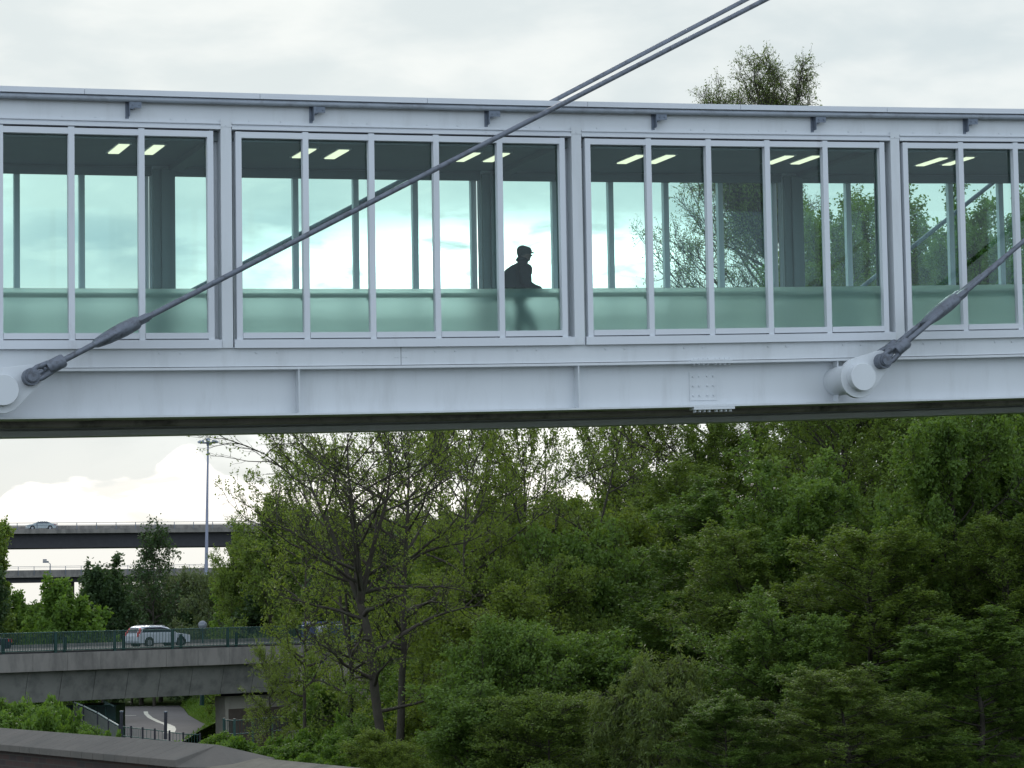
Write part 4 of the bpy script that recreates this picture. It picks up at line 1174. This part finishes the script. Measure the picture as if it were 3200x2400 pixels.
def tree_meshes(seed, H, r0, clear, spread, shape, nl, nb, nt, leaf, ln, lsize, ang=1.0, lean=(0, 0), tw=.012, up=.35, droop=.3, fork=1, twig_len=.9, wob=.10, hang=0.0, asp=.6, cluster=.10, forkh=.35):
    rng = np.random.default_rng(seed)
    big, small = [], []; lp = []
    stems = []
    base = np.zeros(3)
    P, r = poly(rng, base, np.array([lean[0], lean[1], 1.]), H * (forkh if fork > 1 else .96), 9, .05, np.array([0, 0, .2]), r0, r0 * (.75 if fork > 1 else .14))
    r[0] *= 1.25
    big.append((P, r))
    if fork > 1:
        for i in range(fork):
            a = 2 * math.pi * (i + rng.uniform(-.2, .2)) / fork + seed
            dv = np.array([math.cos(a) * .42, math.sin(a) * .42, 1.])
            Q_, rr = poly(rng, P[-1], dv, H * (1 - forkh) * rng.uniform(.9, 1.08), 9, .07, np.array([0, 0, .25]), r0 * .62, r0 * .10)
            big.append((Q_, rr)); stems.append((Q_, rr, 0.0))
        stems.append((P, r, .45))
    else: stems.append((P, r, clear))
    nls = max(4, nl // len(stems))
    for (S, sr, cl) in stems:
        n = len(S) - 1
        for i in range(nls):
            f = cl + (1 - cl) * ((i + rng.uniform(0, 1)) / nls)
            x = f * n; k = min(int(x), n - 1); p = S[k] + (S[k + 1] - S[k]) * (x - k); rad = np.interp(x, range(n + 1), sr)
            u = (p[2] / H - clear) / (1 - clear); u = min(1, max(0, u))
            Ll = spread * shape(u) * rng.uniform(.6, 1.3)
            a = rng.uniform(0, 2 * math.pi) if fork < 2 else rng.uniform(0, 2 * math.pi)
            el = (.15 + .75 * u) * ang * rng.uniform(.6, 1.3)
            dv = np.array([math.cos(a), math.sin(a), math.tan(min(1.35, el))])
            Pl, rl_ = poly(rng, p, dv, Ll, 7, wob, np.array([0, 0, up]), min(rad * .7, .012 + Ll * .018), .012)
            big.append((Pl, rl_))
            m_ = len(Pl) - 1
            for j in range(nb):
                g_ = .18 + .82 * (j + rng.uniform(0, 1)) / nb
                x2 = g_ * m_; k2 = min(int(x2), m_ - 1); p2 = Pl[k2] + (Pl[k2 + 1] - Pl[k2]) * (x2 - k2)
                dd = (Pl[k2 + 1] - Pl[k2]); dd /= np.linalg.norm(dd)
                d2 = dd * .9 + rng.normal(size=3) * .62; d2[2] += .12 - hang * .4
                L2 = Ll * .42 * (1.15 - .6 * g_) * rng.uniform(.7, 1.2)
                Pb, rb2 = poly(rng, p2, d2, L2, 5, wob * 1.2, np.array([0, 0, up * .6 - hang]), min(.022, .006 + L2 * .010), tw * .6)
                small.append((Pb, rb2))
                for q in range(nt):
                    h_ = .15 + .85 * (q + rng.uniform(0, 1)) / nt
                    x3 = h_ * 5; k3 = min(int(x3), 4); p3 = Pb[k3] + (Pb[k3 + 1] - Pb[k3]) * (x3 - k3)
                    d3 = (Pb[k3 + 1] - Pb[k3]); d3 = d3 / np.linalg.norm(d3) + rng.normal(size=3) * .75; d3[2] += .10 - hang
                    Lt = twig_len * rng.uniform(.5, 1.1) * (1.1 - .4 * h_)
                    Pt, rt = poly(rng, p3, d3, Lt, 3, .16, np.array([0, 0, .15 - hang * 1.5]), tw * .7, tw * .4)
                    small.append((Pt, rt))
                    t_ = (1.06 - .75 * rng.uniform(0, 1, ln) ** 1.6)[:, None] * 3
                    kk = np.minimum(t_.astype(int), 2)[:, 0]
                    lp.append(Pt[kk] + (Pt[kk + 1] - Pt[kk]) * (t_ - kk[:, None]) + rng.normal(size=(ln, 3)) * cluster)
    Vb, Fb = tubes_np(big, 7); Vs, Fs = tubes_np(small, 3)
    Vt = np.concatenate([Vb, Vs]); Ft = np.concatenate([Fb, Fs + len(Vb)])
    LP = np.concatenate(lp)
    Vl, Fl = leaves_np(rng, LP, lsize, asp, droop)
    return Vt, Ft, Vl, Fl
SH = {
 'oval': lambda u: .45 + .75 * math.sin(math.pi * min(1, (u * .85 + .12))),
 'cone': lambda u: 1.15 - .85 * u,
 'vase': lambda u: .55 + .6 * u * (1.35 - u),
 'full': lambda u: 1.05 * (1 - .55 * u ** 2.2),
}
NT = [0, 0]
def plant_tree(name, label, cat, base, meshes, rz=0.0, sc3=(1, 1, 1), group=None, woodname='trunk', leafname='crown'):
    t = thing(name, base, label, cat, group)
    t.rotation_euler.z = rz
    for nm, me in ((woodname, meshes[0]), (leafname, meshes[1])):
        o = bpy.data.objects.new(nm, me); C.objects.link(o); o.parent = t; o.scale = sc3
    return t
def mk(seed, bark, leafm, hw=None, shift=0.0, **kw):
    Vt, Ft, Vl, Fl = tree_meshes(seed, leaf=None, **kw)
    zq = np.percentile(Vl[:, 2], 99.7)
    top_ = Vl[Vl[:, 2] > .6 * zq]; cx, cy, cz = top_.mean(0)
    for A_ in (Vt, Vl):                                 # stand the crown over the foot
        A_[:, 0] -= cx * A_[:, 2] / cz; A_[:, 1] -= cy * A_[:, 2] / cz
    fz = kw['H'] / zq
    ext = np.percentile(np.abs(Vl[:, 0]), 97)
    fx = hw / ext if hw else 1.0
    sc_ = np.array([fx, fx, fz])
    Lc = Vl.reshape(-1, 4, 3); c = Lc[:, :1]          # move the leaves, keep their size
    Vl = (Lc - c + c * sc_).reshape(-1, 3)
    Vt = Vt * sc_
    if shift:
        for A_ in (Vt, Vl): A_[:, 0] += shift * A_[:, 2] / kw['H']
    NT[0] += len(Fl); NT[1] += len(Ft)
    return np_mesh('tree_wood', Vt, Ft, bark, True), np_mesh('tree_leaves', Vl, Fl, leafm)
def tree(name, label, px, Y, topy, seed, bark, leafm, cat='tree', rz=0.0, base_z=None, group=None, hw=300, meshes=None, mh=None, **kw):
    b = at(px, 1850, Y); zb = gz(b.x, Y) if base_z is None else base_z
    H = at(px, topy, Y).z - zb
    if meshes is None:
        meshes = mk(seed, bark, leafm, H=H, hw=hw / FPX * Y, **kw); s3 = (1, 1, 1)
        mh = (H, hw / FPX * Y)
    else:
        s3 = (hw / FPX * Y / mh[1], hw / FPX * Y / mh[1], H / mh[0])
    plant_tree(name, label, cat, (b.x, Y, zb - .1), meshes, rz, s3, group)
    return meshes, mh
GB = 'budding trees below the footbridge'
A_kw = dict(r0=.19, clear=.30, spread=5.4, shape=SH['vase'], nl=40, nb=9, nt=8, ln=3, lsize=.085, ang=.85, tw=.011, up=.22, fork=4, twig_len=.8, cluster=.035, forkh=.55, wob=.13)
tree('budding_tree', 'budding tree with forked leaning trunk, bare twigs reaching left over the sky', 1200, 76, 1120, 11, M['bark'], LF['bud'], group=GB, hw=370, shift=-1.3, **A_kw)
tree('budding_tree', 'straight dark-trunked budding tree just right of the forked leaning one', 1237, 80, 1130, 12, M['bark'], LF['bud'], group=GB, hw=260, r0=.20, clear=.38, spread=4.0, shape=SH['oval'], nl=32, nb=8, nt=6, ln=6, lsize=.10, ang=.9, tw=.012, up=.3, twig_len=.8, cluster=.05)
mA, hA = tree('budding_tree', 'slender budding tree below the middle of the footbridge', 1450, 88, 1120, 13, M['bark'], LF['bud'], group=GB, hw=250, r0=.16, clear=.30, spread=4.2, shape=SH['oval'], nl=34, nb=8, nt=6, ln=10, lsize=.11, ang=.9, tw=.013, up=.3, twig_len=.8, cluster=.06)
mB, hB = tree('budding_tree', 'budding tree whose fan of branches shows against the bright sky at mid photo', 1800, 92, 1080, 14, M['bark'], LF['mid'], group=GB, hw=300, r0=.18, clear=.35, spread=4.8, shape=SH['vase'], nl=30, nb=8, nt=6, ln=7, lsize=.10, ang=.8, tw=.013, up=.3, fork=3, twig_len=.8, cluster=.05)
tree('budding_tree', 'thin budding tree between the slender one and the branch fan', 1620, 98, 1120, 15, M['bark'], LF['bud'], group=GB, rz=1.2, meshes=mA, mh=hA, hw=230)
tree('budding_tree', 'farther budding tree left of the slender middle one', 1340, 104, 1140, 16, M['bark'], LF['bud'], group=GB, rz=2.6, meshes=mB, mh=hB, hw=260)
tree('budding_tree', 'farthest budding tree left of the branch fan', 1700, 110, 1150, 16, M['bark'], LF['bud'], group=GB, rz=5.0, meshes=mB, mh=hB, hw=260)
tree('budding_tree', 'farther budding tree right of the branch fan', 2010, 108, 1110, 16, M['bark'], LF['bud'], group=GB, rz=4.0, meshes=mA, mh=hA, hw=260)
for (px, Y, ty, me, mh, hw_, lb) in [
 (1090, 100, 1130, mB, hB, 250, 'budding tree standing behind the fork of the leaning tree'), (960, 118, 1330, mA, hA, 200, 'small budding tree left of the leaning trunk'),
 (1530, 94, 1110, mB, hB, 230, 'budding tree right of the slender middle one'), (1390, 118, 1200, mA, hA, 230, 'farthest slender budding tree left of centre'),
 (1900, 116, 1180, mA, hA, 230, 'budding tree between the branch fan and the willow trunk'), (2150, 112, 1230, mB, hB, 230, 'budding tree just left of the willow trunk'), (850, 112, 1990, mA, hA, 110, 'young budding tree in front of the bridge pier')]:
    tree('budding_tree', lb, px, Y, ty, 16, None, None, group=GB, rz=px * .7, meshes=me, mh=mh, hw=hw_)
# shrub layer filling the middle: leaves gathered in tufts at the twig ends
S_kw = dict(r0=.06, clear=.03, spread=2.6, shape=SH['full'], nl=42, nb=9, nt=7, ln=16, lsize=.10, ang=1.0, tw=.010, up=.25, twig_len=.65, cluster=.075)
GS = 'shrubs under the budding trees'
sm1, sh1 = tree('shrub', 'yellow-green shrub right of the straight budding trunk', 1390, 84, 1800, 21, M['bark'], LF['bud'], cat='shrub', group=GS, hw=190, **S_kw)
sm2, sh2 = tree('shrub', 'dense dark shrub low in the middle of the photo', 1580, 72, 1930, 22, M['bark'], LF['rich'], cat='shrub', group=GS, hw=220, **S_kw)
sm3, sh3 = tree('shrub', 'olive green shrub below the branch fan at mid photo', 1700, 84, 1740, 23, M['bark'], LF['mid'], cat='shrub', group=GS, hw=240, **S_kw)
lay = [
 (1500, 90, 1660, sm3, sh3, 220, 'tall olive shrub left of centre under the slender budding tree'), (1620, 98, 1600, sm1, sh1, 210, 'olive shrub reaching up to the twigs at mid photo'),
 (1830, 88, 1640, sm2, sh2, 210, 'dark shrub right of centre under the willow'), (1930, 100, 1560, sm3, sh3, 240, 'tall olive shrub left of the willow trunk'),
 (1310, 104, 1730, sm1, sh1, 170, 'shrub showing just right of the two dark trunks'), (2030, 92, 1600, sm1, sh1, 200, 'pale shrub beside the green thicket'),
 (1460, 70, 2130, sm2, sh2, 180, 'low shrub at the bottom edge left of centre'), (1700, 68, 2150, sm3, sh3, 190, 'low olive shrub at the bottom edge, centre'),
 (1330, 90, 2040, sm2, sh2, 150, 'dark shrub at the foot of the straight trunk'), (1760, 74, 1960, sm2, sh2, 200, 'dark shrub left of the drooping pale willow'),
 (2090, 112, 1470, sm3, sh3, 220, 'far olive shrub below the bridge splice'), (1740, 114, 1580, sm1, sh1, 220, 'far yellow-green shrub at mid photo'),
 (1430, 100, 1700, sm2, sh2, 190, 'far dark shrub left of mid photo'), (1560, 80, 1820, sm1, sh1, 180, 'yellowish shrub above the low dark one'),
 (1210, 90, 2190, sm2, sh2, 120, 'dark bush between the feet of the two trunks'), (1190, 68, 2270, sm1, sh1, 110, 'olive bush hiding the feet of the two dark trunks'),
]
for i, (px, Y, ty, me, mh, hw_, lb) in enumerate(lay):
    hw_ *= 1.25
    tree('shrub', lb, px, Y, ty, 0, None, None, cat='shrub', rz=i * 1.3, group=GS, meshes=me, mh=mh, hw=hw_)
# tall willow rising above the roof
mW, hW = tree('willow_tree', 'tall willow whose top stands above the footbridge roof', 2400, 112, 190, 33, M['bark'], LF['willow'], hw=175, fork=4, forkh=.76, r0=.30, clear=.30, spread=5.4, shape=lambda u: 1.1 * max(.10, 1 - u) ** .5, nl=190, nb=8, nt=7, ln=6, lsize=.125, ang=1.0, tw=.017, up=.45, twig_len=1.0, cluster=.08, asp=.35, droop=.6, wob=.08)
tree('willow_tree', 'sparser willow with fine dark twigs behind the middle right windows', 2190, 106, 420, 32, M['bark'], LF['willow'], hw=300, r0=.24, clear=.25, spread=5.6, shape=SH['full'], nl=44, nb=9, nt=7, ln=5, lsize=.11, ang=1.1, tw=.015, up=.45, twig_len=1.0, cluster=.07, asp=.4)
# leafy trees on the right
T_kw = dict(r0=.22, clear=.10, spread=5.2, shape=SH['full'], nl=62, nb=10, nt=8, ln=20, lsize=.112, ang=.9, tw=.012, up=.2, twig_len=.75, cluster=.085)
GT = 'leafy trees on the right'
r1, rh1 = tree('leafy_tree', 'rich green tree behind the last window on the right', 3090, 84, 570, 41, M['bark'], LF['rich'], group=GT, hw=240, **T_kw)
r2_, rh2 = tree('leafy_tree', 'mid green tree with pale leaf tips right of the willow trunk', 2640, 88, 640, 42, M['bark'], LF['mid'], group=GT, hw=260, **{**T_kw, 'ln': 16})
r3, rh3 = tree('leafy_tree', 'dark tree with long bare limbs at the right below the footbridge', 2980, 72, 1180, 43, M['bark'], LF['rich'], group=GT, hw=330, **{**T_kw, 'ang': .6, 'clear': .2, 'nl': 50})
more = [
 (2480, 78, 1400, r3, rh3, 260, 'leafy tree right of the willow trunk, below the bridge'), (2790, 94, 600, r2_, rh2, 240, 'tree behind the right white column'),
 (3270, 90, 600, r2_, rh2, 240, 'tree cut by the right edge behind the windows'), (2260, 84, 1500, r1, rh1, 230, 'green tree left of the willow trunk, below the bridge'),
 (3240, 74, 1330, r1, rh1, 260, 'near leafy tree at the right edge'), (2720, 70, 1640, r2_, rh2, 260, 'near low tree in the right thicket'),
 (2540, 104, 760, r1, rh1, 230, 'farther leafy tree filling the gap by the willow trunk'), (2950, 104, 640, r3, rh3, 280, 'farthest leafy tree behind the right windows'),
 (2420, 68, 1850, r3, rh3, 230, 'low leafy tree in the lower right thicket'), (3020, 64, 1900, r1, rh1, 250, 'low leafy tree in the bottom right corner'),
 (2110, 98, 1440, r2_, rh2, 200, 'leafy tree right of the bright sky gap'), (2620, 62, 2080, r2_, rh2, 210, 'low leafy growth at the bottom, left of the corner tree'),
 (2250, 62, 2150, r1, rh1, 150, 'low leafy growth right of the drooping willow bush'),
 (2210, 103, 1290, r2_, rh2, 180, 'leafy tree touching the girder line left of the willow trunk'), (2860, 82, 1250, r2_, rh2, 200, 'leafy tree touching the girder line below the right drum'),
 (2330, 76, 1640, r2_, rh2, 210, 'mid green tree in the heart of the right thicket'), (3150, 70, 1600, r2_, rh2, 210, 'mid green tree low beside the right edge'),
]
for i, (px, Y, ty, me, mh, hw_, lb) in enumerate(more):
    hw_ *= 1.3
    tree('leafy_tree', lb, px, Y, ty, 0, None, None, rz=.7 + i * 1.7, group=GT, meshes=me, mh=mh, hw=hw_)
tree('willow_bush', 'pale drooping willow bush at the bottom, right of centre', 2040, 66, 2040, 51, M['bark_lt'], LF['willow'], cat='bush', hw=180, r0=.08, clear=.05, spread=2.4, shape=SH['full'], nl=34, nb=10, nt=7, ln=14, lsize=.13, ang=.8, tw=.009, up=-.1, hang=.45, twig_len=.7, cluster=.05, asp=.3, droop=1.2)
# low growth in front of the road bridge
G_kw = dict(r0=.05, clear=.02, spread=1.9, shape=SH['full'], nl=30, nb=8, nt=6, ln=13, lsize=.16, ang=.9, tw=.010, up=.2, twig_len=.5, cluster=.10)
GL = 'low bushes behind the brick wall'
g1, gh1 = tree('undergrowth_bush', 'bright green bush right of the coping end', 770, 96, 2300, 61, M['bark'], LF['bright'], cat='bush', group=GL, hw=110, **G_kw)
g2, gh2 = tree('undergrowth_bush', 'bright bush above the brick wall at the far left', 70, 120, 2205, 62, M['bark'], LF['bright'], cat='bush', group=GL, hw=110, **G_kw)
for i, (px, Y, ty, me, mh, hw_, lb) in enumerate([
 (165, 118, 2222, g1, gh1, 90, 'bush left of the green ramp'), (270, 116, 2262, g2, gh2, 70, 'small bush at the foot of the green ramp'), (20, 150, 2170, g2, gh2, 90, 'bush under the left end of the road bridge'),
 (140, 160, 2185, g1, gh1, 70, 'bush under the road bridge, beside the ramp'), (680, 104, 2284, g2, gh2, 80, 'bush hiding the pier foot'), (880, 92, 2312, g2, gh2, 90, 'bright bush left of the leaning trunk'), (960, 98, 2280, g1, gh1, 80, 'bush in front of the paling fence'),
 (1060, 84, 2290, g2, gh2, 90, 'bush between coping and leaning trunk'), (1110, 92, 2230, g1, gh1, 80, 'bush at the foot of the leaning trunk'), (830, 84, 2360, g1, gh1, 100, 'lowest bright bush over the low wall'), (560, 120, 2318, g1, gh1, 60, 'flat bush under the iron fence'), (990, 78, 2350, g1, gh1, 100, 'low bush over the end of the low wall'), (340, 114, 2285, g1, gh1, 40, 'tiny bush just above the coping')]):
    tree('undergrowth_bush', lb, px, Y, ty, 0, None, None, cat='bush', rz=i * 1.1, group=GL, meshes=me, mh=mh, hw=hw_)
tree('hedge_bush', 'dark leafy bush in front of the pier and fence', 1030, 120, 2130, 63, M['bark'], LF['rich'], cat='bush', hw=95, r0=.1, clear=.05, spread=3.4, shape=SH['full'], nl=34, nb=9, nt=6, ln=9, lsize=.17, ang=.9, tw=.012, up=.2, twig_len=.7, cluster=.10)
tree('hedge_bush', 'light leafy bush just below the second globe lamp', 960, 150, 2040, 64, M['bark'], LF['mid'], cat='bush', hw=80, r0=.1, clear=.1, spread=4.0, shape=SH['full'], nl=30, nb=9, nt=6, ln=6, lsize=.18, ang=.9, tw=.014, up=.2, twig_len=.8, cluster=.10)
# trees beyond the road bridge, left
H_kw = dict(r0=.3, clear=.10, spread=7.0, shape=SH['full'], nl=44, nb=9, nt=7, ln=12, lsize=.36, ang=1.0, tw=.03, up=.25, twig_len=1.2, cluster=.22)
GH = 'trees beyond the road bridge'
h1, hh1 = tree('maple_tree', 'bright green maple behind the left end of the railing', 200, 222, 1812, 71, M['bark'], LF['bright'], group=GH, hw=130, **H_kw)
h2, hh2 = tree('leafy_tree', 'green tree at the left edge standing before the viaduct', -30, 236, 1625, 72, M['bark'], LF['mid'], group=GH, hw=85, **H_kw)
h3, hh3 = tree('leafy_tree', 'dark round tree under the viaduct', 320, 262, 1745, 73, M['bark'], LF['dark'], group=GH, hw=95, **H_kw)
h4, hh4 = tree('leafy_tree', 'thin see-through tree in front of the viaduct, left of the mast', 480, 300, 1622, 74, M['bark'], LF['dark'], group=GH, hw=85, **{**H_kw, 'ln': 3, 'nl': 34, 'clear': .3, 'lsize': .34})
h5, hh5 = tree('leafy_tree', 'dull grey-green tree behind the silver SUV', 590, 310, 1800, 75, M['bark'], LF['dull'], group=GH, hw=150, **{**H_kw, 'lsize': .3})
h6, hh6 = tree('leafy_tree', 'green tree behind the forked budding tree', 850, 236, 1560, 76, M['bark'], LF['mid'], group=GH, hw=170, **{**H_kw, 'lsize': .25, 'cluster': .15, 'nl': 60})
for i, (px, Y, ty, me, mh, hw_, lb) in enumerate([
 (60, 238, 1850, h1, hh1, 90, 'bright tree at the left edge above the railing'), (340, 300, 1900, h1, hh1, 60, 'low bright tree just left of the SUV'), (440, 305, 1830, h5, hh5, 120, 'dull tree directly behind the SUV'),
 (700, 290, 1790, h5, hh5, 130, 'dull tree right of the SUV and the globe lamp'), (1010, 240, 1590, h6, hh6, 170, 'green tree right of the forked tree crown'), (1120, 215, 1620, h3, hh3, 150, 'dark tree behind the leaning trunk'),
 (740, 250, 1680, h6, hh6, 110, 'green tree at the foot of the lighting mast'), (-60, 225, 1760, h3, hh3, 100, 'dark tree at the left edge, behind the bright one'), (1230, 220, 1600, h6, hh6, 170, 'green tree behind the two trunks'), (1400, 180, 1610, h6, hh6, 180, 'far tree behind the middle shrubs'),
 (1600, 170, 1600, h3, hh3, 190, 'far dark tree behind the middle shrubs'), (1850, 170, 1560, h6, hh6, 180, 'far green tree behind the olive shrubs'), (660, 308, 1785, h5, hh5, 120, 'pale dull tree hiding the lower viaduct left of the mast foot'), (500, 312, 1790, h5, hh5, 120, 'pale dull tree hiding the lower viaduct above the SUV'), (410, 306, 1800, h3, hh3, 80, 'dark tree low behind the thin see-through one'),
 (620, 300, 1880, h3, hh3, 90, 'dark low tree behind the first globe lamp'), (240, 270, 1830, h5, hh5, 70, 'dull tree between maple and dark round tree'), (880, 245, 1780, h3, hh3, 140, 'dark tree low behind the end of the railing'), (1740, 190, 1580, h5, hh5, 170, 'dull tree far behind the branch fan'),
 (930, 250, 1590, h6, hh6, 160, 'green tree filling the gap behind the fork'), (1320, 238, 1620, h6, hh6, 170, 'green tree closing the view left of the middle shrubs'), (790, 262, 1700, h1, hh1, 120, 'brighter tree low behind the right part of the railing'), (1500, 200, 1590, h5, hh5, 180, 'dull tree far behind the slender budding tree')]):
    tree('leafy_tree', lb, px, Y, ty, 0, None, None, rz=i * 2.1, group=GH, meshes=me, mh=mh, hw=hw_)
# ground cover of nettles and grass tufts over the slope
rng = np.random.default_rng(5)
n = 60000
Yg = rng.uniform(48, 170, n); Xg = (rng.uniform(-100, 3300, n) - 1600) / FPX * Yg
zg = np.array([gz(x, y) for x, y in zip(Xg, Yg)])
pos = np.stack([Xg, Yg, zg + rng.uniform(0, .7, n) ** 1.5], 1)
Vl, Fl = leaves_np(rng, pos, .26, .45, -.6)
o = bpy.data.objects.new('ground_cover', np_mesh('ground_cover', Vl, Fl, LF['mid'])); C.objects.link(o)
tag(o, 'low green ground cover under the trees', 'ground cover', kind='stuff')
n = 26000
ei = rng.uniform(0, len(bank) - 1.001, n); k_ = ei.astype(int); fr = ei - k_
bx_ = np.array([p.x for p in bank]); by_ = np.array([p.y for p in bank]); f = rng.uniform(0.02, 1, n)
Xg = bx_[k_] * (1 - fr) + bx_[k_ + 1] * fr + 14 * f; Yg = by_[k_] * (1 - fr) + by_[k_ + 1] * fr
pos = np.stack([Xg, Yg, zr - .05 + 6 * f ** .8 + rng.uniform(-.05, .12, n)], 1)
Vl, Fl = leaves_np(rng, pos, .34, .3, -1.2)
o = bpy.data.objects.new('bank_grass', np_mesh('bank_grass', Vl, Fl, LF['bright'])); C.objects.link(o)
tag(o, 'long grass on the bank beside the underpass road', 'grass', kind='stuff')
print('leaves', NT)
